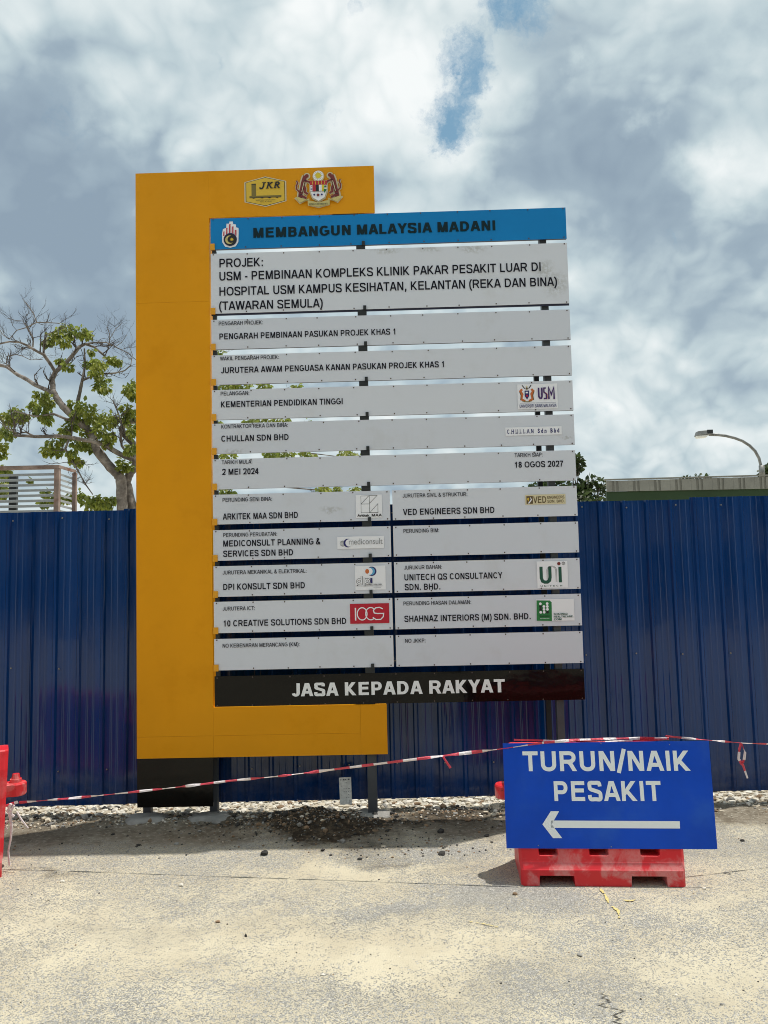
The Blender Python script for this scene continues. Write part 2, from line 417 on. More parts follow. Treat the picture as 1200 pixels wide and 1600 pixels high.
# ------------------------------------------------------------------ mesh helpers
class MB:
    def __init__(self):
        self.v, self.f, self.m = [], [], []
    def face(self, pts, mi=0):
        n = len(self.v)
        self.v += [tuple(p) for p in pts]
        self.f.append(tuple(range(n, n + len(pts)))); self.m.append(mi)
    def hexa(self, p, mi=0):            # 8 points: bottom ring 0-3, top ring 4-7
        n = len(self.v)
        self.v += [tuple(q) for q in p]
        for q in ((3, 2, 1, 0), (4, 5, 6, 7), (0, 1, 5, 4), (1, 2, 6, 5), (2, 3, 7, 6), (3, 0, 4, 7)):
            self.f.append(tuple(n + i for i in q)); self.m.append(mi)
    def box(self, x0, x1, y0, y1, z0, z1, mi=0):
        self.hexa([(x0, y0, z0), (x1, y0, z0), (x1, y1, z0), (x0, y1, z0), (x0, y0, z1), (x1, y0, z1), (x1, y1, z1), (x0, y1, z1)], mi)
    def tube(self, pts, rad, n=6, mi=0, cap=True):
        pts = [Vector(p) for p in pts]
        base = len(self.v)
        u = None
        for i, p in enumerate(pts):
            d = (pts[min(i + 1, len(pts) - 1)] - pts[max(i - 1, 0)])
            d = d.normalized() if d.length > 1e-9 else Vector((0, 0, 1))
            if u is None:
                u = d.orthogonal().normalized()
            u = (u - d * u.dot(d))
            u = u.normalized() if u.length > 1e-6 else d.orthogonal().normalized()
            q = d.cross(u)
            r = rad[i] if isinstance(rad, (list, tuple)) else rad
            for k in range(n):
                a = 2 * math.pi * k / n
                self.v.append(tuple(p + u * math.cos(a) * r + q * math.sin(a) * r))
        for i in range(len(pts) - 1):
            for k in range(n):
                a, b_ = base + i * n + k, base + i * n + (k + 1) % n
                self.f.append((a, b_, b_ + n, a + n)); self.m.append(mi)
        if cap:
            self.f.append(tuple(base + k for k in range(n))[::-1]); self.m.append(mi)
            e_ = base + (len(pts) - 1) * n
            self.f.append(tuple(e_ + k for k in range(n))); self.m.append(mi)
    def build(self, name, mats, parent=None, smooth=False, bevel=0.0):
        me = bpy.data.meshes.new(name)
        me.from_pydata(self.v, [], self.f)
        if not isinstance(mats, (list, tuple)):
            mats = [mats]
        for m in mats:
            me.materials.append(m)
        me.polygons.foreach_set('material_index', self.m)
        if smooth:
            me.polygons.foreach_set('use_smooth', [True] * len(self.f))
        me.update()
        return link(name, me, parent, bevel)

def link(name, me, parent=None, bevel=0.0):
    o = bpy.data.objects.new(name, me)
    col.objects.link(o)
    if parent is not None:
        o.parent = parent
    if bevel > 0:
        md = o.modifiers.new('bevel', 'BEVEL')
        md.width = bevel; md.segments = 2; md.limit_method = 'ANGLE'
    return o

def empty(name, loc, label, cat, group=None):
    o = bpy.data.objects.new(name, None)
    o.empty_display_size = 0.2
    col.objects.link(o)
    o.location = loc
    return tag(o, label, cat, group)

def tag(o, label=None, cat=None, group=None, kind=None):
    for k, v in (('label', label), ('category', cat), ('group', group), ('kind', kind)):
        if v:
            o[k] = v
    return o

# lettering: a flat outline mesh of the built-in font, boldened by the offset, scaled to a width and a cap height
def text_mesh(s, offset=0.0, shear=0.0, spacing=1.0):
    c = bpy.data.curves.new('lettering', 'FONT')
    c.body = s
    c.offset = offset
    c.shear = shear
    c.space_character = spacing
    c.resolution_u = 4
    o = bpy.data.objects.new('lettering', c)
    col.objects.link(o)
    dg = bpy.context.evaluated_depsgraph_get()
    me = bpy.data.meshes.new_from_object(o.evaluated_get(dg))
    bpy.data.objects.remove(o)
    bpy.data.curves.remove(c)
    return me

def text_polys(s, offset=0.0, shear=0.0, spacing=1.0):
    me = text_mesh(s, offset, shear, spacing)
    v = np.array([x.co[:2] for x in me.vertices])
    f = [tuple(p.vertices) for p in me.polygons]
    bpy.data.meshes.remove(me)
    # remove baseline/cap deviation: cap height of this font is 0.653 (+2 offset)
    return v, f

def add_text(mb, s, u0, u1, v0, cap, h, mi=0, offset=0.012, shear=0.0, spacing=1.0):
    """put the string on the local x-z plane, facing -y, at distance h in front"""
    v, f = text_polys(s, offset, shear, spacing)
    x0, x1 = v[:, 0].min(), v[:, 0].max()
    ks = (u1 - u0) / (x1 - x0)
    kz = cap / (0.653 + 2 * offset)
    n = len(mb.v)
    for a, b_ in v:
        mb.v.append((u0 + (a - x0) * ks, -h, v0 + (b_ + offset) * kz))
    for q in f:
        mb.f.append(tuple(n + i for i in q)); mb.m.append(mi)

# ------------------------------------------------------------------ grotesque capitals drawn as pen strokes
def _ell(cx, cy, rx, ry, a0, a1, n=14, p=2.25):
    o = []
    for i in range(n + 1):
        a = R(a0 + (a1 - a0) * i / n)
        c, s_ = math.cos(a), math.sin(a)
        o.append((cx + rx * math.copysign(abs(c) ** (2 / p), c), cy + ry * math.copysign(abs(s_) ** (2 / p), s_)))
    return o
def _spline(pts, k=4):
    o = []
    P_ = [pts[0]] + list(pts) + [pts[-1]]
    for i in range(1, len(P_) - 2):
        a, b, c, d = P_[i - 1], P_[i], P_[i + 1], P_[i + 2]
        for j in range(k):
            t = j / k
            o.append(tuple(0.5 * (2 * b[m] + (c[m] - a[m]) * t + (2 * a[m] - 5 * b[m] + 4 * c[m] - d[m]) * t * t + (3 * b[m] - a[m] - 3 * c[m] + d[m]) * t ** 3) for m in (0, 1)))
    o.append(pts[-1])
    return o
GW = dict(A=.90, B=.80, C=.90, D=.85, E=.76, F=.7, G=.93, H=.82, I=0, J=.60, K=.86, L=.66, M=.98, N=.82, O=.98, P=.78, Q=.98, R=.87, S=.82, T=.82, U=.82, V=.88, W=1.26, Y=.88, Z=.80)
def glyph(ch, tx, ty):
    """strokes [(points, closed)], ink width, left bearing, right bearing"""
    h, v = tx / 2, ty / 2
    if ch in '0123456789':
        W = .66 + max(0, tx - .15) * .5
    else:
        W = GW.get(ch, .5) + max(0, tx - .15) * .7
    S = []
    add = lambda pts, closed=False: S.append((pts, closed))
    sb = .10
    m = .5
    e = .06
    if ch == 'A':
        add([(h * .9 - .02, -e), (W / 2, 1 + v * 0 + .0)]); add([(W - h * .9 + .02, -e), (W / 2, 1.0)]); add([(W * .22, .30), (W * .78, .30)])
        S[0] = ([(h * .95 - .03, -e), (W / 2 - h * .12, 1 + e)], False); S[1] = ([(W - h * .95 + .03, -e), (W / 2 + h * .12, 1 + e)], False); sb = .02
    elif ch == 'B':
        add([(h, 0), (h, 1)]); add([(h, 1 - v)] + _ell(W * .55, .765 - v * .3 + .0, W * .41 - h, .235 - v * .7, 90, -90, 10) + [(h, .53)])
        S[1] = ([(h, 1 - v), (W * .52, 1 - v)] + _ell(W * .55, (1 - v + .53) / 2, W * .40 - h, (1 - v - .53) / 2, 85, -85, 10) + [(W * .52, .53), (h, .53)], False)
        add([(h, .53), (W * .55, .53)] + _ell(W * .56, (v + .53) / 2, W * .44 - h, (.53 - v) / 2, 85, -85, 10) + [(W * .55, v), (h, v)])
    elif ch == 'C':
        add(_ell(W / 2, .5, W / 2 - h, .51 - v, 40, 320, 24)); sb = .06
    elif ch == 'D':
        add([(h, 0), (h, 1)]); add([(h, 1 - v), (W * .42, 1 - v)] + _ell(W * .45, .5, W * .55 - h, .5 - v, 88, -88, 14, 2.1) + [(W * .42, v), (h, v)])
    elif ch in 'EF':
        add([(h, 0), (h, 1)]); add([(h, 1 - v), (W, 1 - v)]); add([(h, .53), (W * .94, .53)])
        if ch == 'E': add([(h, v), (W, v)])
    elif ch == 'G':
        add(_ell(W / 2, .5, W / 2 - h, .51 - v, 42, 318, 24)); add([(W / 2 + .02, .46), (W - h * .9, .46), (W - h * .9, .14)]); sb = .06
    elif ch == 'H':
        add([(h, 0), (h, 1)]); add([(W - h, 0), (W - h, 1)]); add([(h, .53), (W - h, .53)])
    elif ch == 'I':
        W = tx; add([(h, 0), (h, 1)])
    elif ch == 'J':
        add([(W - h, 1), (W - h, .30)] + _ell(W / 2, .30, W / 2 - h, .31 - v, 0, -165, 12)); sb = .05
    elif ch == 'K':
        add([(h, 0), (h, 1)]); add([(h, .33 - ty * .1), (W - h - .02, 1 + e)]); add([(W * .33, .52), (W - h + .03, -e)]); sb = .06
    elif ch == 'L':
        add([(h, 0), (h, 1)]); add([(h, v), (W, v)]); sb = .07
    elif ch == 'M':
        add([(h, 0), (h, 1)]); add([(W - h, 0), (W - h, 1)]); add([(h + .02, 1 + e * 1.5), (W / 2, .0 - e * .2)]); add([(W - h - .02, 1 + e * 1.5), (W / 2, .0 - e * .2)])
    elif ch == 'N':
        add([(h, 0), (h, 1)]); add([(W - h, 0), (W - h, 1)]); add([(h, 1 + e * .7), (W - h, -e * .7)])
    elif ch in 'OQ':
        add(_ell(W / 2, .5, W / 2 - h, .51 - v, 0, 360, 32)[:-1], True); sb = .06
        if ch == 'Q': add([(W * .58, .25), (W * .97, -.04)])
    elif ch in 'PR':
        mm = .47 if ch == 'R' else .44
        add([(h, 0), (h, 1)]); add([(h, 1 - v), (W * .52, 1 - v)] + _ell(W * .55, (1 - v + mm) / 2, W * .44 - h, (1 - v - mm) / 2, 85, -85, 12) + [(W * .52, mm), (h, mm)])
        if ch == 'R': add([(W * .50, mm), (W * .66, .36), (W - h * .8 + .03, -e)])
        sb = .08
    elif ch == 'S':
        add(_spline([(W - h * 1.15, .73), (W * .80, .90), (W * .5, 1.01 - v), (W * .18, .90), (h * 1.15, .745), (W * .20, .60), (W * .5, .515), (W * .82, .42), (W - h, .265), (W * .82, .09), (W * .5, -.01 + v), (W * .18, .10), (h * .95, .30)], 4)); sb = .05
    elif ch == 'T':
        add([(0, 1 - v), (W, 1 - v)]); add([(W / 2, 0), (W / 2, 1)]); sb = .03
    elif ch == 'U':
        add([(h, 1), (h, .36)] + _ell(W / 2, .36, W / 2 - h, .37 - v, 180, 360, 16) + [(W - h, 1)])
    elif ch == 'V':
        add([(h * .95 - .03, 1 + e), (W / 2, -e * .6)]); add([(W - h * .95 + .03, 1 + e), (W / 2, -e * .6)]); sb = .01
    elif ch == 'W':
        q = h * .9
        add([(q - .02, 1 + e), (W * .27, -e)]); add([(W * .5, 1 + e), (W * .27, -e)]); add([(W * .5, 1 + e), (W * .73, -e)]); add([(W - q + .02, 1 + e), (W * .73, -e)]); sb = .02
    elif ch == 'Y':
        add([(h * .9 - .03, 1 + e), (W / 2, .42)]); add([(W - h * .9 + .03, 1 + e), (W / 2, .42)]); add([(W / 2, 0), (W / 2, .46)]); sb = .01
    elif ch == 'Z':
        add([(.03, 1 - v), (W - .02, 1 - v)]); add([(0, v), (W, v)]); add([(W - h, 1 - v), (h, v)]); sb = .04
    elif ch == '0':
        add(_ell(W / 2, .5, W / 2 - h, .51 - v, 0, 360, 24)[:-1], True); sb = .06
    elif ch == '1':
        add([(W * .58, 0), (W * .58, 1)]); add([(W * .60, .93), (W * .40, .78), (W * .18, .70)]); sb = .06
    elif ch == '2':
        add(_spline([(h + .01, .70), (W * .16, .90), (W * .5, 1.01 - v), (W * .86, .88), (W - h, .70), (W * .78, .47), (W * .42, .25), (W * .13, v)], 4) + [(W, v)]); sb = .06
    elif ch == '4':
        add([(W * .72, 0), (W * .72, 1)]); add([(W * .70, 1.0), (W * .04, .30)]); add([(0, .27), (W, .27)]); sb = .04
    elif ch == '7':
        add([(0, 1 - v), (W, 1 - v)]); add(_spline([(W - h, 1 - ty), (W * .6, .62), (W * .42, .3), (W * .36, 0)], 3)); sb = .06
    elif ch == '8':
        add(_ell(W / 2, .76 - v * .3, W * .45 - h, .25 - v * .7, 0, 360, 20)[:-1], True); add(_ell(W / 2, .27, W / 2 - h, .28 - v, 0, 360, 20)[:-1], True); sb = .06
    elif ch == '-':
        W = .34; add([(0, .36), (W, .36)]); sb = .06
    elif ch in '.:,':
        W = tx; add([(h, 0), (h, tx)] if ch != ',' else [(h, tx), (h, 0), (h * .5, -.18)])
        if ch == ':': add([(h, .72 - tx), (h, .72)])
        sb = .13
    elif ch == '(':
        W = .30; add(_spline([(W, 1.03), (.10, .75), (.05, .38), (.12, .02), (W, -.27)], 4)); sb = .07
    elif ch == ')':
        W = .30; add(_spline([(0, 1.03), (W - .10, .75), (W - .05, .38), (W - .12, .02), (0, -.27)], 4)); sb = .07
    elif ch == '/':
        W = .46; add([(.04, -.10), (W - .04, 1.1)]); sb = .02
    elif ch == '&':
        W = .86; add(_spline([(W - h * .4, .0), (W * .55, .35), (W * .26, .70), (W * .30, .93), (W * .44, 1.01 - v), (W * .58, .93), (W * .58, .76), (W * .30, .53), (W * .10, .35), (W * .12, .12), (W * .36, -.01 + v), (W * .65, .12), (W * .86, .42)], 4)); sb = .05
    else:
        W = .30; sb = 0.0
    return S, W, sb
def _ribbon(pts, closed, tx, ty):
    """mitred outline quads of a pen stroke, pen width tx across and ty up"""
    k = tx / ty
    P_ = []
    for x, y in pts:
        if not P_ or math.hypot(x - P_[-1][0], y * k - P_[-1][1]) > 1e-4:
            P_.append((x, y * k))
    n = len(P_)
    L_, R_ = [], []
    for i in range(n):
        a = P_[(i - 1) % n] if (closed or i) else None
        c = P_[(i + 1) % n] if (closed or i < n - 1) else None
        b = P_[i]
        def un(p, q):
            d = math.hypot(q[0] - p[0], q[1] - p[1]) or 1e-9
            return ((q[0] - p[0]) / d, (q[1] - p[1]) / d)
        if a is None: d1 = d2 = un(b, c)
        elif c is None: d1 = d2 = un(a, b)
        else: d1, d2 = un(a, b), un(b, c)
        nx_, ny_ = -(d1[1] + d2[1]), d1[0] + d2[0]
        l_ = math.hypot(nx_, ny_) or 1e-9
        nx_, ny_ = nx_ / l_, ny_ / l_
        cosv = max(0.45, nx_ * -d1[1] + ny_ * d1[0])
        q = tx / 2 / cosv
        L_.append((b[0] + nx_ * q, (b[1] + ny_ * q) / k)); R_.append((b[0] - nx_ * q, (b[1] - ny_ * q) / k))
    out = []
    for i in range(n if closed else n - 1):
        j = (i + 1) % n
        out.append([L_[i], R_[i], R_[j], L_[j]])
    return out
def _clip(poly, lo, hi):
    for lim, sg in ((lo, 1), (hi, -1)):
        res = []
        for i in range(len(poly)):
            a, b = poly[i - 1], poly[i]
            ia, ib = (a[1] - lim) * sg >= -1e-9, (b[1] - lim) * sg >= -1e-9
            if ia != ib:
                t = (lim - a[1]) / (b[1] - a[1]); res.append((a[0] + (b[0] - a[0]) * t, lim))
            if ib: res.append(b)
        poly = res
        if len(poly) < 3: return None
    return poly
def caps_text(mb, s, u0, u1, v0, cap, h, mi=0, tx=0.15, ty=None, gap=0.0):
    """grotesque lettering on the local x-z plane facing -y; every stroke sits 0.06 mm over the last"""
    ty = ty or tx * 0.86
    x = 0.0; items = []
    first = None; last = 0
    for ch in s:
        if ch == ' ':
            x += 0.44; continue
        S, W, sb = glyph(ch, tx, ty)
        x += sb
        if first is None: first = x
        items.append((ch, S, x)); x += W; last = x; x += sb + gap
    ks = (u1 - u0) / (last - first)
    for ch, S, gx in items:
        for si, (pts, closed) in enumerate(S):
            for q in _ribbon(pts, closed, tx, ty):
                if ch not in ',()/QCGOSUJ&0628B':
                    q = _clip(q, 0.0, 1.0)
                if not q: continue
                ar = sum(q[i - 1][0] * q[i][1] - q[i][0] * q[i - 1][1] for i in range(len(q)))
                if ar < 0: q = q[::-1]
                mb.face([(u0 + (gx - first + a) * ks, -(h + si * 0.00006), v0 + b * cap) for a, b in q], mi)

# ------------------------------------------------------------------ ground
def hgt(x, y):
    h = 0.006 * noise.noise((x * 0.7, y * 0.7, 1.0))
    v = max(0.0, min(1.0, (y - 5.35 - 0.25 * noise.noise((x * 1.3, 0, 3))) / 0.35))
    h += v * (0.0 + 0.018 * noise.fractal((x * 3.1, y * 4.0, 0.5), 0.9, 2.0, 4) + 0.012 * noise.noise((x * 16, y * 16, 7)))
    c = gnd(480, 1290)
    h += 0.095 * math.exp(-((x - c.x) / 0.36) ** 2 - ((y - c.y) / 0.20) ** 2) * (1 + 0.5 * noise.noise((x * 9, y * 9, 2)))
    c = gnd(690, 1270)
    h += 0.030 * math.exp(-((x - c.x) / 0.45) ** 2 - ((y - c.y) / 0.16) ** 2) * (1 + 0.8 * noise.noise((x * 9, y * 9, 4)))
    c = gnd(110, 1275)
    h += 0.030 * math.exp(-((x - c.x) / 0.7) ** 2 - ((y - c.y) / 0.15) ** 2) * (1 + 0.8 * noise.noise((x * 9, y * 9, 6)))
    q = max(0.0, min(1.0, (y - 5.72) / 0.16))
    h = h * (1 - 0.8 * q) - 0.045 * q
    if y > 6.9:
        h = 0.0 + (h - 0.0) * max(0.0, 1 - (y - 6.9))
    return h

xs = [-400, -150, -60, -25, -12, -7, -5] + list(np.arange(-4.2, 4.21, 0.035)) + [5, 7, 12, 25, 60, 150, 400]
ys = [-400, -150, -60, -25, -10, -4, -1, 0.5] + list(np.arange(1.2, 4.9, 0.09)) + list(np.arange(4.9, 6.7, 0.022)) + [6.8, 7, 7.5, 9, 12, 20, 40, 90, 200, 600]
V = [(float(x), float(y), hgt(float(x), float(y)) if -4.5 < x < 4.5 and 1 < y < 8 else 0.0) for y in ys for x in xs]
nx = len(xs)
Fc = [(j * nx + i, j * nx + i + 1, (j + 1) * nx + i + 1, (j + 1) * nx + i) for j in range(len(ys) - 1) for i in range(nx - 1)]
me = bpy.data.meshes.new('ground')
me.from_pydata(V, [], Fc)
me.materials.append(M['ground'])
me.polygons.foreach_set('use_smooth', [True] * len(Fc))
tag(link('ground', me), 'sandy worn asphalt running into an earth verge at the blue fence', kind='structure')

# loose stones and grit (nobody could count them)
ico = bmesh.new(); bmesh.ops.create_icosphere(ico, subdivisions=1, radius=1.0)
IV = np.array([v.co[:] for v in ico.verts]); IF = [tuple(v.index for v in f.verts) for f in ico.faces]
ico.free()
def stones(name, specs, mats, label, weights):
    vs, fs, mi = [], [], []
    for (x, y, r) in specs:
        k = IV * (1 + rng.uniform(-0.32, 0.32, (len(IV), 1)))
        sc_ = np.array([rng.uniform(0.7, 1.4), rng.uniform(0.7, 1.3), rng.uniform(0.45, 0.85)]) * r
        a = rng.uniform(0, 6.28)
        k = k * sc_
        k = np.stack([k[:, 0] * math.cos(a) - k[:, 1] * math.sin(a), k[:, 0] * math.sin(a) + k[:, 1] * math.cos(a), k[:, 2]], 1)
        z = hgt(x, y) + r * rng.uniform(0.05, 0.45)
        n = len(vs)
        vs += [tuple(q) for q in (k + [x, y, z])]
        fs += [tuple(n + i for i in f) for f in IF]
        m_ = int(rng.choice(len(mats), p=weights))
        mi += [m_] * len(IF)
    me = bpy.data.meshes.new(name)
    me.from_pydata(vs, [], fs)
    for m_ in mats:
        me.materials.append(m_)
    me.polygons.foreach_set('material_index', mi)
    return tag(link(name, me), label, kind='stuff')
SM = [mat('stone_cream', (0.52, 0.46, 0.36), 0.9, 0.2, var=0.3, vscale=20), mat('stone_grey', (0.27, 0.26, 0.24), 0.9, 0.2, var=0.3, vscale=20),
      mat('stone_brown', (0.26, 0.18, 0.115), 0.9, 0.2, var=0.3, vscale=20), mat('asphalt_crumb', (0.045, 0.043, 0.04), 0.85, 0.3, var=0.3, vscale=20),
      mat('stone_white', (0.68, 0.64, 0.56), 0.9, 0.2, var=0.15, vscale=20)]
sp = []
for _ in range(9000):                                   # rubble along the foot of the fence
    x = rng.uniform(-3.3, 3.3); y = rng.uniform(5.5, 5.95)
    dens = 0.42 + 0.6 * noise.noise((x * 1.1, 0.3, 5)) + (0.35 if x < -1.2 else 0) - (0.3 if x > 2.3 else 0) - (0.35 if -0.95 < x < 0.2 else 0)
    if rng.random() < dens * max(0.0, min(1, (y - 5.48) / 0.22)):
        sp.append((x, y, float(rng.uniform(0.004, 0.012) * (1 + 1.3 * (rng.random() < 0.12)))))
stones('rubble', sp, SM, 'pale and grey stone rubble heaped along the foot of the blue fence', [0.34, 0.26, 0.2, 0.08, 0.12])
sp = []
for _ in range(5200):                                   # crushed stone behind the fence, seen through the gap under it
    sp.append((float(rng.uniform(-3.6, 3.6)), float(rng.uniform(5.93, 6.6)), float(rng.uniform(0.010, 0.026))))
stones('crushed_stone', sp, SM, 'bright cream crushed stone seen under the fence in sunlight', [0.42, 0.06, 0.07, 0.02, 0.43])
sp = []
for cx, cy, sx_, sy_, n in ((480, 1288, 0.34, 0.16, 1500), (700, 1272, 0.38, 0.12, 700), (110, 1276, 0.6, 0.10, 500), (620, 1330, 0.35, 0.10, 60), (640, 1318, 0.3, 0.1, 90), (240, 1320, 0.7, 0.14, 70)):
    c = gnd(cx, cy)
    for _ in range(n):
        x, y = rng.normal(c.x, sx_), rng.normal(c.y, sy_)
        if abs(x) < 4 and 4.6 < y < 5.93:
            sp.append((float(x), float(y), float(rng.uniform(0.0025, 0.0085) * (1 + 1.5 * (rng.random() < 0.06)))))
stones('dark_gravel', sp, SM, 'dark gravel and asphalt crumbs heaped by the board posts', [0.04, 0.20, 0.30, 0.45, 0.01])
sp = []
for _ in range(900):
    sp.append((float(rng.uniform(-2.8, 2.8)), float(rng.uniform(1.9, 5.5)), float(rng.uniform(0.0015, 0.0045) * (1 + 1.6 * (rng.random() < 0.05)))))
stones('grit', sp, SM, 'fine loose grit scattered over the sandy asphalt', [0.2, 0.3, 0.15, 0.25, 0.1])

def stone(px, py, r, m_, label):
    c = gnd(px, py)
    k = IV * (1 + rng.uniform(-0.25, 0.25, (len(IV), 1))) * np.array([1.2, 0.9, 0.7]) * r
    mb = MB(); mb.v = [tuple(q) for q in k + [0, 0, r * 0.45]]; mb.f = list(IF); mb.m = [0] * len(IF)
    o = mb.build('stone', m_)
    o.location = (c.x, c.y, hgt(c.x, c.y))
    tag(o, label, 'stone')
stone(414, 1336, 0.024, SM[3], 'black lump of asphalt just outside the shadow of the board')
stone(216, 1322, 0.013, SM[3], 'small black stone in the shade below the black plinth panel')
stone(983, 1252 + 120, 0.012, SM[1], 'small grey stone right of the water barrier foot')
stone(562, 1343, 0.013, SM[3], 'dark pebble on sand below the short post with concrete foot')
stone(283, 1384, 0.014, SM[4], 'white pebble on the shadow line of the tape, right of another')
stone(98, 1379, 0.012, SM[4], 'white pebble on the tape shadow line nearest the left barrier')
stone(1100, 1389, 0.010, SM[4], 'small white pebble on asphalt right of the barrier foot')
stone(805, 1398, 0.012, SM[2], 'brown pebble on grey asphalt in front of the barrier corner')
stone(1160, 1315, 0.012, SM[3], 'lone black pebble on asphalt right of the blue sign')

# yellow paint dribbles on the asphalt
def dribble(pts, wdt, label):
    mb = MB()
    P_ = [gnd(*p) for p in pts]
    L, Rr = [], []
    fine = []
    for i in range(len(P_) - 1):
        for k in range(6):
            fine.append(P_[i].lerp(P_[i + 1], k / 6))
    fine.append(P_[-1])
    for i, p in enumerate(fine):
        d = (fine[min(i + 1, len(fine) - 1)] - fine[max(i - 1, 0)]).normalized()
        s_ = Vector((-d.y, d.x, 0)) * wdt * random.uniform(0.25, 1.0)
        zz = hgt(p.x, p.y) + 0.005
        L.append((p.x + s_.x, p.y + s_.y, zz)); Rr.append((p.x - s_.x, p.y - s_.y, zz))
    for i in range(len(L) - 1):
        if random.random() < 0.8:
            mb.face([L[i], L[i + 1], Rr[i + 1], Rr[i]])
    tag(mb.build('paint_mark', M['yellow_mark']), label, kind='structure')
dribble([(938, 1390), (946, 1400), (952, 1414), (966, 1424), (968, 1438)], 0.010, 'broken yellow paint line running from the barrier')
dribble([(972, 1407), (984, 1409), (993, 1407)], 0.008, 'short yellow paint dash beside the broken line')
dribble([(732, 1441), (755, 1445), (778, 1450)], 0.004, 'thin faded yellow paint scratch on grey asphalt')

# ------------------------------------------------------------------ fence
FY = 5.90
zt0, zt1 = at(100, 799, FY), at(1050, 779.5, FY)
zb0, zb1 = at(120, 1258, FY), at(1150, 1236, FY)
ftop = lambda x: zt0.z + (zt1.z - zt0.z) * (x - zt0.x) / (zt1.x - zt0.x)
fbot = lambda x: zb0.z + (zb1.z - zb0.z) * (x - zb0.x) / (zb1.x - zb0.x)
fence = empty('hoarding_fence', (0, FY, 0), 'tall glossy blue ribbed metal sheet fence running behind the project board', 'fence')
PITCH = 0.1815                                          # rib spacing
RX0 = at(192, 1000, FY).x
def rib_profile():
    """x offset, forward offset, over one pitch"""
    return [(0.0, 0.0), (0.010, 0.0), (0.022, -0.016), (0.038, -0.016), (0.050, 0.0),
            (0.088, 0.0), (0.094, -0.002), (0.100, -0.002), (0.106, 0.0), (0.134, 0.0), (0.140, -0.002), (0.146, -0.002), (0.152, 0.0)]
SHEETW = 4
k0 = -12
idx = 0
while True:
    xa = RX0 + (k0 + idx * SHEETW) * PITCH
    if xa > 4.4:
        break
    mb = MB()
    dz = random.uniform(-0.006, 0.006)
    off = 0.004 * (idx % 2)
    prof = []
    for r_ in range(SHEETW):
        for dx, dy in rib_profile():
            prof.append((xa + r_ * PITCH + dx, dy - off))
    prof.append((xa + SHEETW * PITCH, -off))
    prof += [(xa + SHEETW * PITCH + 0.010, -off), (xa + SHEETW * PITCH + 0.019, -0.017 - off), (xa + SHEETW * PITCH + 0.032, -0.018 - off)]
    zs = 9
    cols_ = []
    for x, y in prof:
        cc = []
        for j in range(zs + 1):
            tt = j / zs
            z = fbot(x) + dz * 0.7 + (ftop(x) + dz - fbot(x)) * tt
            wob = 0.0035 * noise.noise((x * 2.3, z * 1.1, 9.0)) + 0.0016 * noise.noise((x * 9, z * 3.5, 4.0))
            cc.append((x, y + wob, z))
        cols_.append(cc)
    n = 0
    for i in range(len(cols_)):
        mb.v += cols_[i]
    for i in range(len(cols_) - 1):
        for j in range(zs):
            a = i * (zs + 1) + j; b_ = a + zs + 1
            mb.f.append((a, b_, b_ + 1, a + 1)); mb.m.append(0)
    s_ = mb.build('sheet', M['fence'], fence)
    sol = s_.modifiers.new('thickness', 'SOLIDIFY'); sol.thickness = 0.0012; sol.offset = 1
    idx += 1
# screws in three rows
sb = MB(); sb.tube([(0, 0.0, 0), (0, -0.004, 0)], [0.006, 0.006], 8); sb.tube([(0, -0.004, 0), (0, -0.009, 0)], [0.0045, 0.0035], 6)
smesh = None
for zrow, ph in ((2.08, 0), (1.06, 1), (0.29, 1)):
    kk = -11 + (ph and 0)
    while True:
        x = RX0 + kk * PITCH + 0.068 + random.uniform(-0.012, 0.012)
        kk += 2
        if x > 4.2:
            break
        if random.random() < 0.06:
            continue
        if smesh is None:
            o = sb.build('screw', M['screw'], fence); smesh = o.data
        else:
            o = link('screw', smesh, fence)
        hh = (ftop(x) - 0.06) if zrow > 2 else zrow
        o.location = (x, -0.0045, hh + random.uniform(-0.012, 0.012))
# steel rails and posts behind the sheets
for z in (0.3, 1.06, ftop(0) - 0.065):
    mb = MB(); mb.box(-4.6, 4.6, 0.004, 0.054, z - 0.025, z + 0.025); mb.build('rail', M['steel'], fence)
for x in (-3.9, -1.5, 0.9, 3.3):
    mb = MB(); mb.box(x - 0.03, x + 0.03, 0.056, 0.116, 0.0, ftop(x) - 0.06); mb.build('post', M['steel'], fence)

# ------------------------------------------------------------------ project board
BO = Vector((-1.79763, 5.62, 0.10161608 - 0.10))
BR = Matrix.Rotation(R(-1.0852), 3, 'Z') @ Matrix.Rotation(R(1.3612), 3, 'X') @ Matrix.Rotation(R(-0.063), 3, 'Y')
board = empty('project_signboard', BO, 'tall project information board with yellow C shaped frame and stacked white name panels', 'signboard')
board.rotation_euler = BR.to_euler()
BN = BR.col[1]
def uv(px, py):
    d = ray(px, py)
    tt = (BO - CAM).dot(BN) / d.dot(BN)
    l = BR.transposed() @ (CAM + d * tt - BO)
    return l.x, l.z
UL, UR = 0.5606, 3.1925            # ends of the panels
CL = 0.5506                        # right edge of the column
def part(name, mats, x0, x1, z0, z1, front=0.0, depth=0.02, bevel=0.0, label=None):
    mb = MB(); mb.box(x0, x1, -front, -front + depth, z0, z1)
    o = mb.build(name, mats, board, bevel=bevel)
    if label:
        o['label'] = label
    return o
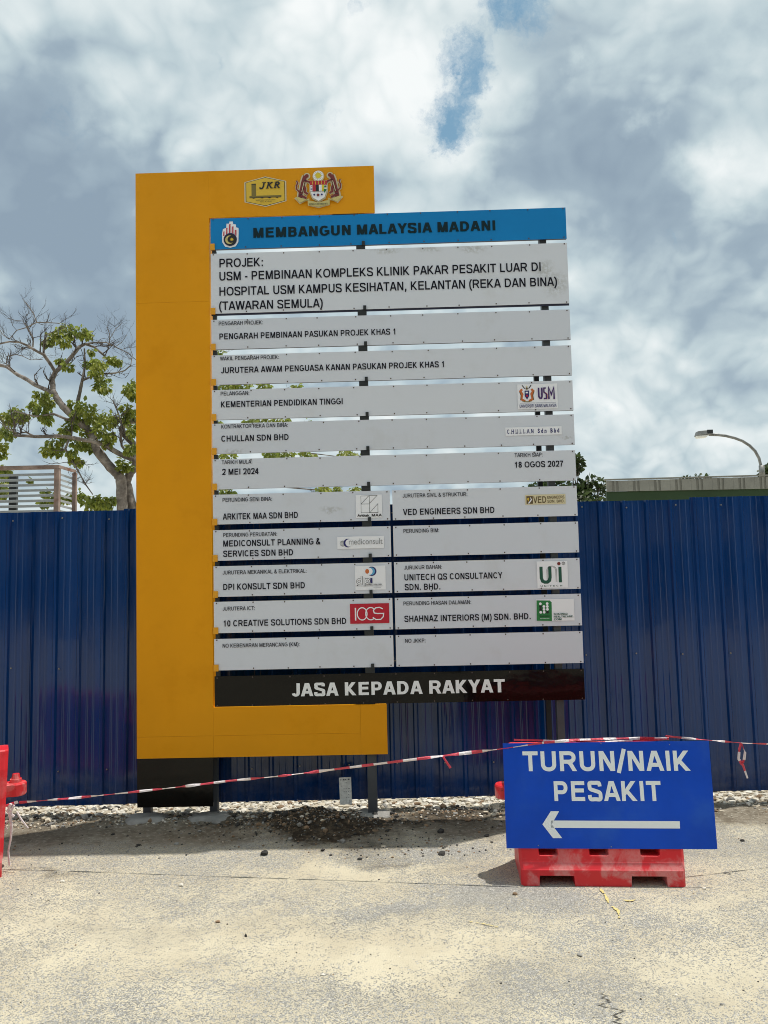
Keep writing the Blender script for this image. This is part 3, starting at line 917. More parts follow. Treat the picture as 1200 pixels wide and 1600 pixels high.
# yellow frame: sheets with hairline joints
VT, VB = 4.7353, 0.4333
VARM, VLOW = 4.3689 + 0.006, 0.7867 - 0.004
seam = uv(215, 474)[1]; seam2 = uv(215, 1152)[1]
g = 0.0005
fr = MB(); fr.box(0.004, CL - 0.004, 0.006, 0.10, VB + 0.004, VT - 0.004); fr.box(CL - 0.004, 1.781, 0.006, 0.10, VARM + 0.004, VT - 0.004); fr.box(CL - 0.004, 1.784, 0.006, 0.10, VB + 0.004, VLOW - 0.004)
fr.build('yellow_core', M['yellow'], board)
for (x0, x1, z0, z1) in ((0, CL, seam + g, VT), (0, CL, seam2 + g, seam - g), (0, CL - g, VB, seam2 - g), (CL + g, 1.785, VARM, VT), (CL + g, 1.60 - g, VB, seam2 - g), (CL + g, 1.60 - g, seam2 + g, VLOW), (1.60 + g, 1.788, VB, VLOW)):
    part('yellow_sheet', M['yellow'], x0, x1, z0, z1, 0.0, 0.005)
part('plinth_sheet', M['black'], 0.002, 0.545, 0.093, VB - 0.003, 0.0, 0.004, label='black sheet at the foot of the column')

PAN = [('blue', 4.3689, 4.1331), ('w', 4.1013, 3.6471), ('w', 3.6021, 3.3787), ('w', 3.3355, 3.1158), ('w', 3.0765, 2.8560), ('w', 2.8275, 2.6054), ('w', 2.5654, 2.3452),
       ('s', 2.3066, 2.0897), ('s', 2.0484, 1.8272), ('s', 1.7879, 1.5676), ('s', 1.5324, 1.3082), ('s', 1.2672, 1.0437), ('black', 1.0019, 0.7867)]
panels = []
DIV = 1.8640
for kind, z1, z0 in PAN:
    if kind == 's':
        cells = ((UL, DIV - 0.018), (DIV, UR))
    else:
        cells = ((UL, UR),)
    row = []
    for x0, x1 in cells:
        mb = MB()
        # face sheet with a slight cushion, on a thin tray with a dark edge
        mm = {'blue': M['bluebar'], 'black': M['black']}.get(kind, M['panel'])
        nxx = max(4, int((x1 - x0) / 0.12)); nzz = 4
        b0 = len(mb.v)
        amp = 0.006 if kind == 'black' else 0.0016
        for j in range(nzz + 1):
            for i in range(nxx + 1):
                fx, fz = i / nxx, j / nzz
                ed = min(1.0, 6 * min(fx, 1 - fx)) * min(1.0, 4 * min(fz, 1 - fz))
                x, z = x0 + (x1 - x0) * fx, z0 + (z1 - z0) * fz
                mb.v.append((x, -amp * ed * noise.noise((x * 2.0, z * 5.0, 2.2)), z))
        for j in range(nzz):
            for i in range(nxx):
                a = b0 + j * (nxx + 1) + i
                mb.f.append((a, a + 1, a + nxx + 2, a + nxx + 1)); mb.m.append(0)
        # rim (butted behind the face)
        rim = [(x0, z0), (x1, z0), (x1, z1), (x0, z1)]
        for a_, b__ in zip(rim, rim[1:] + rim[:1]):
            mb.face([(a_[0], 0, a_[1]), (a_[0], 0.020, a_[1]), (b__[0], 0.020, b__[1]), (b__[0], 0, b__[1])], 1)
        mb.face([(x0, 0.020, z0), (x0, 0.020, z1), (x1, 0.020, z1), (x1, 0.020, z0)], 1)
        p = mb.build('name_panel' if kind in 'ws' else 'title_panel', [mm, M['panel_edge'] if kind != 'black' else M['black']], board)
        if kind == 'blue':
            p['label'] = 'bright blue title panel at the top'
            for q in p.data.polygons: q.use_smooth = q.material_index == 0
        if kind == 'black':
            p['label'] = 'glossy black slogan panel at the bottom'
            for q in p.data.polygons: q.use_smooth = q.material_index == 0
        # screw heads round the edge, a pixel each
        sm_ = MB()
        L_ = x1 - x0
        ns = int(L_ / 0.27) + 1
        for zz in (z0 + 0.010, z1 - 0.010):
            for i in range(ns + 1):
                x = x0 + 0.02 + (L_ - 0.04) * i / ns + random.uniform(-0.02, 0.02) * (0 < i < ns)
                zq = zz + random.uniform(-0.002, 0.002)
                sm_.face([(x - 0.0045, -0.004, zq - 0.003), (x, -0.005, zq - 0.0055), (x + 0.0045, -0.004, zq - 0.003), (x + 0.0045, -0.004, zq + 0.003), (x, -0.005, zq + 0.0055), (x - 0.0045, -0.004, zq + 0.003)])
        tag(sm_.build('screw_heads', M['screw_dark'], p), kind='stuff')
        row.append(p)
    panels.append(row)

# navy backing strips seen under some panels
for i in (1,):
    part('edge_strip', M['panel_edge'], UL, UR, PAN[i][2] - 0.013, PAN[i][2] - 0.001, -0.006, 0.006)
# posts
def post(u0, u1, z0, z1, front, depth, label=None, m_='steel'):
    return part('post', M[m_], u0, u1, z0, z1, front, depth, label=label)
post(0.006, 0.062, -0.02, 4.6, -0.112, 0.05)
post(0.492, 0.548, -0.02, 4.6, -0.112, 0.05)
post(1.640, 1.706, -0.02, 4.72, -0.026, 0.055)
u_r = uv(853, 590)[0]
post(u_r - 0.005, u_r + 0.045, -0.02, 4.36, -0.026, 0.055)
u_b = uv(845, 650)[0]
post(u_b, u_b + 0.035, -0.02, 3.2, -0.20, 0.04, m_='steel_dark')
for u0, front in ((0.034, 0.0), (0.52, 0.0), (1.673, 0.0), (u_r + 0.02, 0.0)):
    mb = MB()
    n_ = 18
    rr = [random.uniform(0.10, 0.17) for _ in range(n_)]
    ring = [(u0 + rr[k] * math.cos(6.283 * k / n_), 0.09 + rr[k] * 0.75 * math.sin(6.283 * k / n_)) for k in range(n_)]
    b0 = len(mb.v)
    for s_, z in ((1.12, -0.02), (1.0, 0.012), (0.75, 0.022)):
        for x, y in ring:
            mb.v.append((u0 + (x - u0) * s_, 0.05 + (y - 0.09) * s_, z))
    for l_ in range(2):
        for k in range(n_):
            a, b_ = b0 + l_ * n_ + k, b0 + l_ * n_ + (k + 1) % n_
            mb.f.append((a, b_, b_ + n_, a + n_)); mb.m.append(0)
    mb.f.append(tuple(b0 + 2 * n_ + k for k in range(n_))); mb.m.append(0)
    mb.build('footing', M['concrete'], board, smooth=True)
# clips under each panel: yellow tabs by the column, dark hooks on the middle post
edges = [(PAN[i][2], PAN[i + 1][1]) for i in range(len(PAN) - 1)]
for i, (zb, zt) in enumerate(edges):
    mb = MB(); mb.box(0.556, 0.592, -0.011, 0.0, zb - 0.006, zb + 0.042)
    mb.build('clip', M['yellow_tab'], board, bevel=0.002)
    mb = MB(); mb.box(0.570, 0.598, 0.004, 0.03, zt, zb - 0.006)
    mb.build('clip', M['steel_dark'], board)
    mb = MB(); mb.box(1.684, 1.706, -0.012, -0.003, zb - 0.004, zb + 0.026); mb.box(1.644, 1.706, -0.003, 0.022, zt + 0.002, zb - 0.004)
    mb.build('clip', M['steel_dark'], board)
mb = MB(); mb.box(1.47, 1.66, 0.0, 0.05, 4.366, 4.374); mb.build('clip', M['steel_dark'], board)

H = 0.0035                          # vinyl stands just proud of the cushioned face
TEXTS = [
    (0, 0, 'MEMBANGUN MALAYSIA MADANI', 396, 372, 774, 15.5, 0.055, 'ink_teal'),
    (1, 0, 'PROJEK:', 343, 418.2, 411, 13.5, 0.016, 'ink'),
    (1, 0, 'USM - PEMBINAAN KOMPLEKS KLINIK PAKAR PESAKIT LUAR DI', 343, 438.8, 845, 13.5, 0.016, 'ink'),
    (1, 0, 'HOSPITAL USM KAMPUS KESIHATAN, KELANTAN (REKA DAN BINA)', 343, 462.5, 870, 13.5, 0.016, 'ink'),
    (1, 0, '(TAWARAN SEMULA)', 343, 485, 504, 13.5, 0.016, 'ink'),
    (2, 0, 'PENGARAH PROJEK:', 342, 508.8, 411, 6, 0.012, 'ink'),
    (2, 0, 'PENGARAH PEMBINAAN PASUKAN PROJEK KHAS 1', 343, 530.7, 619, 9.3, 0.02, 'ink'),
    (3, 0, 'WAKIL PENGARAH PROJEK:', 344, 563.5, 436, 6, 0.012, 'ink'),
    (3, 0, 'JURUTERA AWAM PENGUASA KANAN PASUKAN PROJEK KHAS 1', 345.5, 583.6, 695, 9.3, 0.02, 'ink'),
    (4, 0, 'PELANGGAN:', 345, 618.3, 389.5, 6, 0.012, 'ink'),
    (4, 0, 'KEMENTERIAN PENDIDIKAN TINGGI', 345.5, 636.8, 535.5, 9.3, 0.02, 'ink'),
    (5, 0, 'KONTRAKTOR REKA DAN BINA:', 346, 669.8, 450, 6, 0.012, 'ink'),
    (5, 0, 'CHULLAN SDN BHD', 346, 690.3, 451, 9.3, 0.02, 'ink'),
    (6, 0, 'TARIKH MULA:', 346.5, 725.6, 394, 6, 0.012, 'ink'),
    (6, 0, '2 MEI 2024', 347.5, 742.2, 404, 9.3, 0.02, 'ink'),
    (6, 0, 'TARIKH SIAP:', 804, 714.4, 848, 6, 0.012, 'ink'),
    (6, 0, '18 OGOS 2027', 804, 731, 880, 9.3, 0.02, 'ink'),
    (7, 0, 'PERUNDING SENI BINA:', 348, 784.3, 425, 6, 0.012, 'ink'),
    (7, 0, 'ARKITEK MAA SDN BHD', 348.5, 812.2, 465.5, 9.6, 0.02, 'ink'),
    (7, 1, 'JURUTERA SIVIL & STRUKTUR:', 629, 777.6, 730, 6, 0.012, 'ink'),
    (7, 1, 'VED ENGINEERS SDN BHD', 630, 805, 772.5, 9.6, 0.02, 'ink'),
    (8, 0, 'PERUNDING PERUBATAN:', 349, 839.2, 433, 6, 0.012, 'ink'),
    (8, 0, 'MEDICONSULT PLANNING &', 349, 854.2, 500.5, 9.6, 0.02, 'ink'),
    (8, 0, 'SERVICES SDN BHD', 349, 870.2, 458, 9.6, 0.02, 'ink'),
    (8, 1, 'PERUNDING BIM:', 630.5, 832.8, 686, 6, 0.012, 'ink'),
    (9, 0, 'JURUTERA MEKANIKAL & ELEKTRIKAL:', 348, 897.8, 479, 6, 0.012, 'ink'),
    (9, 0, 'DPI KONSULT SDN BHD', 349, 922, 476.5, 9.6, 0.02, 'ink'),
    (9, 1, 'JURUKUR BAHAN:', 631.5, 890, 690.5, 6, 0.012, 'ink'),
    (9, 1, 'UNITECH QS CONSULTANCY', 632, 907, 785, 9.6, 0.02, 'ink'),
    (9, 1, 'SDN. BHD.', 632.5, 922.3, 688, 9.6, 0.02, 'ink'),
    (10, 0, 'JURUTERA ICT:', 348, 954.2, 398.5, 6, 0.012, 'ink'),
    (10, 0, '10 CREATIVE SOLUTIONS SDN BHD', 349, 979, 541, 9.6, 0.02, 'ink'),
    (10, 1, 'PERUNDING HIASAN DALAMAN:', 630.5, 946, 736, 6, 0.012, 'ink'),
    (10, 1, 'SHAHNAZ INTERIORS (M) SDN. BHD.', 632, 971.8, 829, 9.6, 0.02, 'ink'),
    (11, 0, 'NO KEBENARAN MERANCANG (KM):', 348, 1012, 468, 6, 0.012, 'ink'),
    (11, 1, 'NO JKKP:', 633, 1004.3, 665, 6, 0.012, 'ink'),
    (12, 0, 'JASA KEPADA RAKYAT', 456, 1088, 789, 20.5, 0.058, 'white_ink'),
]
for (pi, ci, s, px, py, px1, cap, offs, mk) in TEXTS:
    u0, v0 = uv(px, py)
    u1 = uv(px1, py - (px1 - px) * 0.027)[0]
    vc = uv(px, py - cap)[1]
    mb = MB()
    wt = {0.055: (0.285, 0.20), 0.058: (0.285, 0.20), 0.016: (0.185, 0.155), 0.012: (0.165, 0.135), 0.02: (0.205, 0.17)}[offs]
    caps_text(mb, s, u0, u1, v0, vc - v0, 0.0075 if pi == 12 else H, 0, wt[0], wt[1], 0.0 if wt[0] < .2 else 0.03)
    mb.build('lettering', M[mk], panels[pi][ci])

# ------------------------------------------------------------------ stickers
CM = {}
def cmat(key, rgb):
    if key not in CM:
        CM[key] = mat('print_' + key, rgb, 0.45)
    return CM[key]
INK = {'white': (0.90, 0.91, 0.97), 'cream': (0.72, 0.64, 0.42), 'black': (0.012, 0.012, 0.015), 'gold': (0.76, 0.50, 0.04), 'olive': (0.20, 0.155, 0.03), 'red': (0.50, 0.02, 0.03),
       'darkred': (0.20, 0.025, 0.02), 'navy': (0.015, 0.015, 0.14), 'purple': (0.055, 0.01, 0.13), 'green': (0.015, 0.20, 0.05), 'dgreen': (0.008, 0.085, 0.055), 'grey': (0.28, 0.29, 0.31),
       'cyan': (0.12, 0.42, 0.70), 'orange': (0.62, 0.16, 0.04), 'pink': (0.62, 0.25, 0.25), 'brown': (0.13, 0.085, 0.035), 'yellow': (0.75, 0.60, 0.03), 'crimson': (0.52, 0.006, 0.03), 'pblue': (0.02, 0.10, 0.38), 'palegold': (0.62, 0.53, 0.20)}
class Sticker:
    """flat printed art in a w x h box (0..1 across, 0..1 up), drawn as coloured faces in thin layers"""
    def __init__(self, px0, py0, px1, py1, base='white', outline=None, h0=0.004):
        self.u0, self.v1 = uv(px0, py0 + 0)
        u1, v0 = uv(px1, py1)
        # px boxes are read along the tilted picture: take the size, centre it
        cu, cv = uv((px0 + px1) / 2, (py0 + py1) / 2)
        w_ = abs(uv(px1, (py0 + py1) / 2)[0] - uv(px0, (py0 + py1) / 2)[0])
        h_ = abs(uv((px0 + px1) / 2, py0)[1] - uv((px0 + px1) / 2, py1)[1])
        self.w, self.h = w_, h_
        self.u, self.v = cu - w_ / 2, cv - h_ / 2
        self.mb = MB(); self.keys = []; self.lay = 0; self.h0 = h0
        if outline:
            self.poly(base, outline)
        elif base:
            self.rect(base, 0, 0, 1, 1)
    def k(self, c):
        if c not in self.keys:
            self.keys.append(c)
        return self.keys.index(c)
    def P(self, x, y):
        return (self.u + x * self.w, -(self.h0 + self.lay * 0.00035), self.v + y * self.h)
    def poly(self, c, pts):
        self.mb.face([self.P(*p) for p in pts], self.k(c)); self.lay += 1
    def rect(self, c, x0, y0, x1, y1):
        self.poly(c, [(x0, y0), (x1, y0), (x1, y1), (x0, y1)])
    def disc(self, c, x, y, rx, ry=None, n=18):
        ry = rx * self.w / self.h if ry is None else ry
        self.poly(c, [(x + rx * math.cos(6.2832 * i / n), y + ry * math.sin(6.2832 * i / n)) for i in range(n)])
    def arc(self, c, x, y, r, a0, a1, t_, n=16, ry=None):
        q = self.w / self.h if ry is None else ry / r
        out = [(x + r * math.cos(R(a0 + (a1 - a0) * i / n)), y + r * q * math.sin(R(a0 + (a1 - a0) * i / n))) for i in range(n + 1)]
        self.line(c, out, t_)
    def line(self, c, pts, t_):
        """polyline of width t_ (in box widths)"""
        asp = self.h / self.w
        cl = len(pts) > 3 and math.hypot(pts[0][0] - pts[-1][0], pts[0][1] - pts[-1][1]) < 1e-6
        for q in _ribbon(pts[:-1] if cl else pts, cl, t_, t_ / asp):
            self.mb.face([self.P(*p) for p in q], self.k(c))
        self.lay += 1
    def text(self, c, s, x0, x1, y, cap, offset=0.03, shear=0.0):
        if s.upper() == s and shear == 0.0:
            caps_text(self.mb, s, self.u + x0 * self.w, self.u + x1 * self.w, self.v + y * self.h, cap * self.h, self.h0 + self.lay * 0.00035, self.k(c), 0.13 + 2.2 * max(0, offset), 0.12 + 1.6 * max(0, offset))
            self.lay += 1
            return
        add_text(self.mb, s, self.u + x0 * self.w, self.u + x1 * self.w, self.v + y * self.h, cap * self.h, self.h0 + self.lay * 0.00035, self.k(c), offset, shear)
        self.lay += 1
    def done(self, parent, label):
        o = self.mb.build('sticker', [cmat(k_, INK[k_]) for k_ in self.keys], parent)
        o['label'] = label
        return o

# works department hexagon
hexo = lambda d: [(0 + d, 0.17 + d * .5), (0.5, 0 + d), (1 - d, 0.17 + d * .5), (1 - d, 0.83 - d * .5), (0.5, 1 - d), (0 + d, 0.83 - d * .5)]
s = Sticker(382, 276, 447.5, 323.5, 'cream', hexo(0), h0=0.003)
s.poly('black', hexo(0.028)); s.poly('gold', hexo(0.045))
s.rect('olive', 0.17, 0.34, 0.28, 0.76); s.rect('black', 0.17, 0.74, 0.28, 0.77)
s.rect('olive', 0.12, 0.31, 0.88, 0.37); s.rect('black', 0.12, 0.30, 0.88, 0.315)
for x in (0.22, 0.42, 0.60, 0.78):
    s.poly('black', [(x - 0.055, 0.305), (x + 0.055, 0.305), (x, 0.275)])
# slab italic initials
def slab(s, strokes, serifs, t_):
    for st in strokes:
        s.line('black', st, t_)
    for a, b_ in serifs:
        s.line('black', [a, b_], t_ * 0.55)
y0, y1 = 0.60, 0.79
slab(s, [[(0.475, y1), (0.455, 0.66), (0.43, 0.605), (0.385, 0.60), (0.365, 0.64)]], [((0.43, y1), (0.52, y1))], 0.035)
slab(s, [[(0.545, y0), (0.585, y1)], [(0.66, y1), (0.575, 0.695)], [(0.60, 0.71), (0.645, y0)]], [((0.52, y0), (0.58, y0)), ((0.55, y1), (0.61, y1)), ((0.63, y1), (0.69, y1)), ((0.62, y0), (0.68, y0))], 0.033)
slab(s, [[(0.725, y0), (0.765, y1)], [(0.765, y1), (0.82, 0.785), (0.835, 0.745), (0.81, 0.705), (0.75, 0.695)], [(0.785, 0.70), (0.82, y0)]], [((0.70, y0), (0.76, y0)), ((0.73, y1), (0.78, y1)), ((0.80, y0), (0.85, y0))], 0.033)
s.text('black', 'JABATAN KERJA RAYA', 0.27, 0.74, 0.19, 0.035, 0.0); s.text('black', 'MALAYSIA', 0.38, 0.65, 0.135, 0.03, 0.0)
frame_face = [o for o in board.children if o.name.startswith('yellow_sheet')][3]
s.done(frame_face, 'gold hexagonal works department sticker with black italic initials')

# national arms
s = Sticker(461, 267, 535, 325, None, h0=0.003)
def scroll(c, g_):
    s.poly(c, [(0.0 - g_, 0.27), (0.05, 0.30 + g_), (0.27, 0.20 + g_), (0.27, 0.06), (0.5, 0.0 - g_), (0.5, 0.13 + g_), (0.3, 0.18), (0.3, 0.24), (0.10, 0.12 - g_)])
    s.poly(c, [(1.0 + g_, 0.27), (0.95, 0.30 + g_), (0.73, 0.20 + g_), (0.73, 0.06), (0.5, 0.0 - g_), (0.5, 0.13 + g_), (0.7, 0.18), (0.7, 0.24), (0.90, 0.12 - g_)])
def tiger(m_, c, w0):
    X = (lambda x: x) if m_ else (lambda x: 1 - x)
    s.line(c, [(X(0.105), 0.26), (X(0.12), 0.40), (X(0.15), 0.52), (X(0.17), 0.66), (X(0.20), 0.78), (X(0.225), 0.86)], w0)
    s.disc(c, X(0.255), 0.86, w0 * 0.48)
    s.line(c, [(X(0.20), 0.74), (X(0.30), 0.70), (X(0.33), 0.66)], w0 * 0.45)
    s.line(c, [(X(0.18), 0.62), (X(0.22), 0.52), (X(0.21), 0.42), (X(0.27), 0.37)], w0 * 0.5)
    s.line(c, [(X(0.12), 0.34), (X(0.18), 0.30), (X(0.24), 0.26)], w0 * 0.5)
    s.line(c, [(X(0.11), 0.42), (X(0.04), 0.50), (X(0.03), 0.60), (X(0.06), 0.66), (X(0.04), 0.74)], w0 * 0.32)
shield = [(0.33, 0.42), (0.33, 0.70), (0.67, 0.70), (0.67, 0.42), (0.62, 0.25), (0.5, 0.16), (0.38, 0.25)]
for m_ in (1, 0): tiger(m_, 'cream', 0.15)
scroll('cream', 0.015)
s.disc('cream', 0.5, 0.84, 0.125)
s.poly('cream', [(0.5 + (x - 0.5) * 1.15, 0.44 + (y - 0.44) * 1.1) for x, y in shield])
for m_ in (1, 0):
    X = (lambda x: x) if m_ else (lambda x: 1 - x)
    tiger(m_, 'darkred', 0.085)
    for k in range(6):
        yy = 0.34 + k * 0.075
        s.line('black', [(X(0.095 + k * 0.018), yy), (X(0.15 + k * 0.018), yy + 0.03)], 0.012)
    s.line('cream', [(X(0.20), 0.70), (X(0.17), 0.56), (X(0.145), 0.42)], 0.014)
scroll('palegold', -0.008)
s.disc('white', 0.5, 0.84, 0.108)
for k in range(14):
    a = 6.2832 * k / 14
    s.poly('palegold', [(0.5 + 0.10 * math.cos(a), 0.84 + 0.128 * math.sin(a)), (0.5 + 0.055 * math.cos(a + 0.2), 0.84 + 0.07 * math.sin(a + 0.2)), (0.5 + 0.055 * math.cos(a - 0.2), 0.84 + 0.07 * math.sin(a - 0.2))]); s.lay -= 1
s.lay += 1
s.disc('yellow', 0.5, 0.84, 0.055)
s.arc('cream', 0.5, 0.80, 0.10, 200, 340, 0.02)
s.poly('white', shield)
s.rect('red', 0.32, 0.585, 0.68, 0.70)
for k in range(5):
    x = 0.37 + k * 0.065
    s.line('yellow', [(x, 0.60), (x + 0.008, 0.64), (x, 0.685)], 0.011)
s.rect('red', 0.375, 0.41, 0.445, 0.585); s.rect('black', 0.445, 0.41, 0.51, 0.585); s.rect('white', 0.51, 0.41, 0.57, 0.585); s.rect('yellow', 0.57, 0.41, 0.62, 0.585)
s.rect('pblue', 0.335, 0.46, 0.37, 0.49); s.rect('red', 0.345, 0.54, 0.362, 0.56)
s.poly('green', [(0.62, 0.36), (0.67, 0.44), (0.67, 0.46), (0.61, 0.47)]); s.disc('green', 0.645, 0.535, 0.022)
s.disc('navy', 0.41, 0.32, 0.020); s.disc('darkred', 0.49, 0.31, 0.030); s.disc('navy', 0.57, 0.32, 0.020)
s.line('black', [(0.33, 0.41), (0.67, 0.41)], 0.006)
s.text('black', 'BERSEKUTU BERTAMBAH MUTU', 0.30, 0.70, 0.045, 0.045, 0.02)
s.done(frame_face, 'national coat of arms sticker with two tigers, shield and scroll')

# hand and crescent
s = Sticker(347, 346.5, 373, 387, None)
outl = [(0.02, 0.2), (0.18, 0.04), (0.5, -0.01), (0.82, 0.04), (0.98, 0.2), (1.0, 0.5), (1.0, 0.74), (0.86, 0.77), (0.84, 0.88), (0.68, 0.9), (0.66, 1.0), (0.46, 1.0), (0.44, 0.92), (0.28, 0.92), (0.26, 0.76), (0.06, 0.72), (0.0, 0.5)]
s.poly('white', outl)
for x, yt in ((0.12, 0.66), (0.30, 0.80), (0.47, 0.93), (0.64, 0.84), (0.82, 0.70)):
    s.line('crimson', [(x, 0.45), (x + 0.015, yt - 0.04)], 0.10)
    s.line('white', [(x + 0.025, 0.45), (x + 0.035, yt - 0.06)], 0.02)
s.disc('navy', 0.5, 0.30, 0.40)
s.disc('black', 0.5, 0.29, 0.37)
s.disc('palegold', 0.46, 0.29, 0.26); s.disc('black', 0.55, 0.30, 0.215)
for k in range(8):
    a = 6.2832 * k / 8
    s.poly('gold', [(0.60 + 0.13 * math.cos(a), 0.30 + 0.08 * math.sin(a)), (0.60 + 0.06 * math.cos(a + .4), 0.30 + 0.038 * math.sin(a + .4)), (0.60 + 0.06 * math.cos(a - .4), 0.30 + 0.038 * math.sin(a - .4))]); s.lay -= 1
s.disc('gold', 0.60, 0.30, 0.06)
s.done(panels[0][0], 'hand emblem with crescent and star on the blue title panel')

# university logo
s = Sticker(808.5, 600, 871, 639)
def crest(x, y, k):
    for m_ in (-1, 1):
        s.line('orange', [(x + m_ * .05 * k, y - .28), (x + m_ * .15 * k, y - .2), (x + m_ * .12 * k, y), (x + m_ * .17 * k, y + .12), (x + m_ * .12 * k, y + .2)], 0.06 * k * 1.0)
        s.line('brown', [(x + m_ * .17 * k, y - .24), (x + m_ * .155 * k, y - .05), (x + m_ * .19 * k, y + .1)], 0.022 * k)
        s.line('black', [(x + m_ * .05 * k, y + .22), (x + m_ * .12 * k, y + .36)], 0.022)
    s.poly('navy', [(x - .055, y + .14), (x + .055, y + .14), (x + .055, y - .08), (x, y - .22), (x - .055, y - .08)])
    s.rect('white', x - .03, y + .03, x + .03, y + .09)
    s.disc('crimson', x, y - .07, 0.028)
    s.disc('brown', x, y + .22, 0.03); s.disc('cream', x, y + .30, 0.022)
    s.line('olive', [(x - .12, y - .28), (x, y - .31), (x + .12, y - .28)], 0.018)
crest(0.235, 0.60, 0.95)
s.line('purple', [(0.53, 0.84), (0.53, 0.50), (0.555, 0.42), (0.595, 0.42), (0.61, 0.50), (0.61, 0.84)], 0.040)
s.line('purple', [(0.71, 0.82), (0.66, 0.82), (0.66, 0.66), (0.72, 0.58), (0.72, 0.40), (0.65, 0.40)], 0.034)
s.line('orange', [(0.685, 0.66), (0.745, 0.58), (0.745, 0.40)], 0.008)
s.line('purple', [(0.78, 0.37), (0.78, 0.84), (0.845, 0.55), (0.91, 0.84), (0.91, 0.37)], 0.042)
s.line('navy', [(0.05, 0.235), (0.95, 0.235)], 0.006)
s.text('navy', 'UNIVERSITI SAINS MALAYSIA', 0.04, 0.96, 0.055, 0.125, 0.02)
s.done(panels[4][0], 'university logo sticker with crest and purple initials')

# serif lettering made of the plain font with slab ends
def serif_text(s, c, txt, x0, x1, y, cap):
    n_ = len(txt)
    s.text(c, txt, x0, x1, y, cap, 0.022)
    step = (x1 - x0) / n_
    s.line(c, [(x0, y + 0.01), (x0 + 0.001, y + 0.01)], 0.004)
s = Sticker(789.5, 667, 877.5, 680)
s.text('navy', 'C H U L L A N', 0.03, 0.50, 0.24, 0.50, 0.035); s.text('navy', 'S d n', 0.575, 0.73, 0.24, 0.50, 0.035); s.text('navy', 'B h d', 0.80, 0.955, 0.24, 0.50, 0.035)
for x in (0.105, 0.14, 0.187, 0.215, 0.255, 0.32, 0.38, 0.44, 0.49, 0.70, 0.81, 0.88):
    s.line('navy', [(x - 0.012, 0.25), (x + 0.012, 0.25)], 0.007)
s.done(panels[5][0], 'small sticker with the contractor name in serif letters')

s = Sticker(556, 773, 597, 809)
q = 'black'
s.line(q, [(0.2, 0.92), (0.2, 0.22), (0.52, 0.22), (0.52, 0.95), (0.2, 0.95), (0.2, 0.92)], 0.014)
s.line(q, [(0.2, 0.6), (0.52, 0.6)], 0.014); s.line(q, [(0.2, 0.6), (0.5, 0.95)], 0.014); s.line(q, [(0.52, 0.62), (0.82, 0.96), (0.5, 0.96)], 0.014)
s.line(q, [(0.53, 0.22), (0.84, 0.22), (0.84, 0.6), (0.53, 0.22)], 0.014)
s.text('black', 'Arkitek', 0.05, 0.52, 0.05, 0.11, 0.035); s.text('black', 'MAA', 0.60, 0.98, 0.05, 0.11, 0.035)
s.done(panels[7][0], 'architect logo sticker of thin black squares and diagonals')

s = Sticker(527, 838, 600, 857)
s.disc('grey', 0.12, 0.44, 0.065)
for k in range(5):
    s.line('white', [(0.05, 0.25 + k * 0.1), (0.2, 0.25 + k * 0.1)], 0.008)
s.disc('navy', 0.225, 0.47, 0.092); s.disc('white', 0.255, 0.48, 0.080)
s.text('grey', 'mediconsult', 0.25, 0.97, 0.34, 0.46, -0.002)
s.done(panels[8][0], 'medical planner logo sticker with blue crescent')

s = Sticker(820.5, 772.5, 883.5, 788, 'cream')
s.rect('brown', 0.03, 0.08, 0.19, 0.86); s.poly('white', [(0.06, 0.12), (0.14, 0.5), (0.12, 0.8), (0.17, 0.5), (0.10, 0.12)]); s.poly('gold', [(0.04, 0.6), (0.09, 0.7), (0.08, 0.3)])
s.text('brown', 'VED', 0.20, 0.52, 0.15, 0.66, 0.03); s.text('brown', 'ENGINEERS', 0.55, 0.97, 0.55, 0.28, 0.02); s.text('brown', 'SDN. BHD.', 0.55, 0.97, 0.15, 0.28, 0.02)
s.done(panels[7][1], 'engineer logo sticker in brown and gold')

s = Sticker(555, 884, 602.5, 921.5)
s.disc('navy', 0.55, 0.77, 0.155); s.disc('white', 0.50, 0.77, 0.155, 0.15); s.disc('cyan', 0.53, 0.77, 0.125); s.disc('white', 0.46, 0.77, 0.12); s.disc('orange', 0.40, 0.77, 0.065, 0.10)
for w_, c_ in ((0.055, 'black'), (0.032, 'white')):
    s.arc(c_, 0.13, 0.36, 0.07, 0, 360, w_); s.line(c_, [(0.215, 0.22), (0.215, 0.58)], w_)
    s.arc(c_, 0.40, 0.36, 0.07, 0, 360, w_); s.line(c_, [(0.315, 0.15), (0.315, 0.5)], w_)
s.rect('navy', 0.50, 0.27, 0.565, 0.49)
s.text('black', 'KONSULT SDN. BHD.', 0.37, 0.88, 0.19, 0.055, 0.03); s.line('black', [(0.05, 0.17), (0.9, 0.15)], 0.008); s.line('black', [(0.05, 0.17), (0.1, 0.22)], 0.02)
s.text('grey', 'engineers', 0.60, 0.84, 0.07, 0.045, 0.0)
s.done(panels[9][0], 'engineer logo sticker with red, light blue and navy discs')

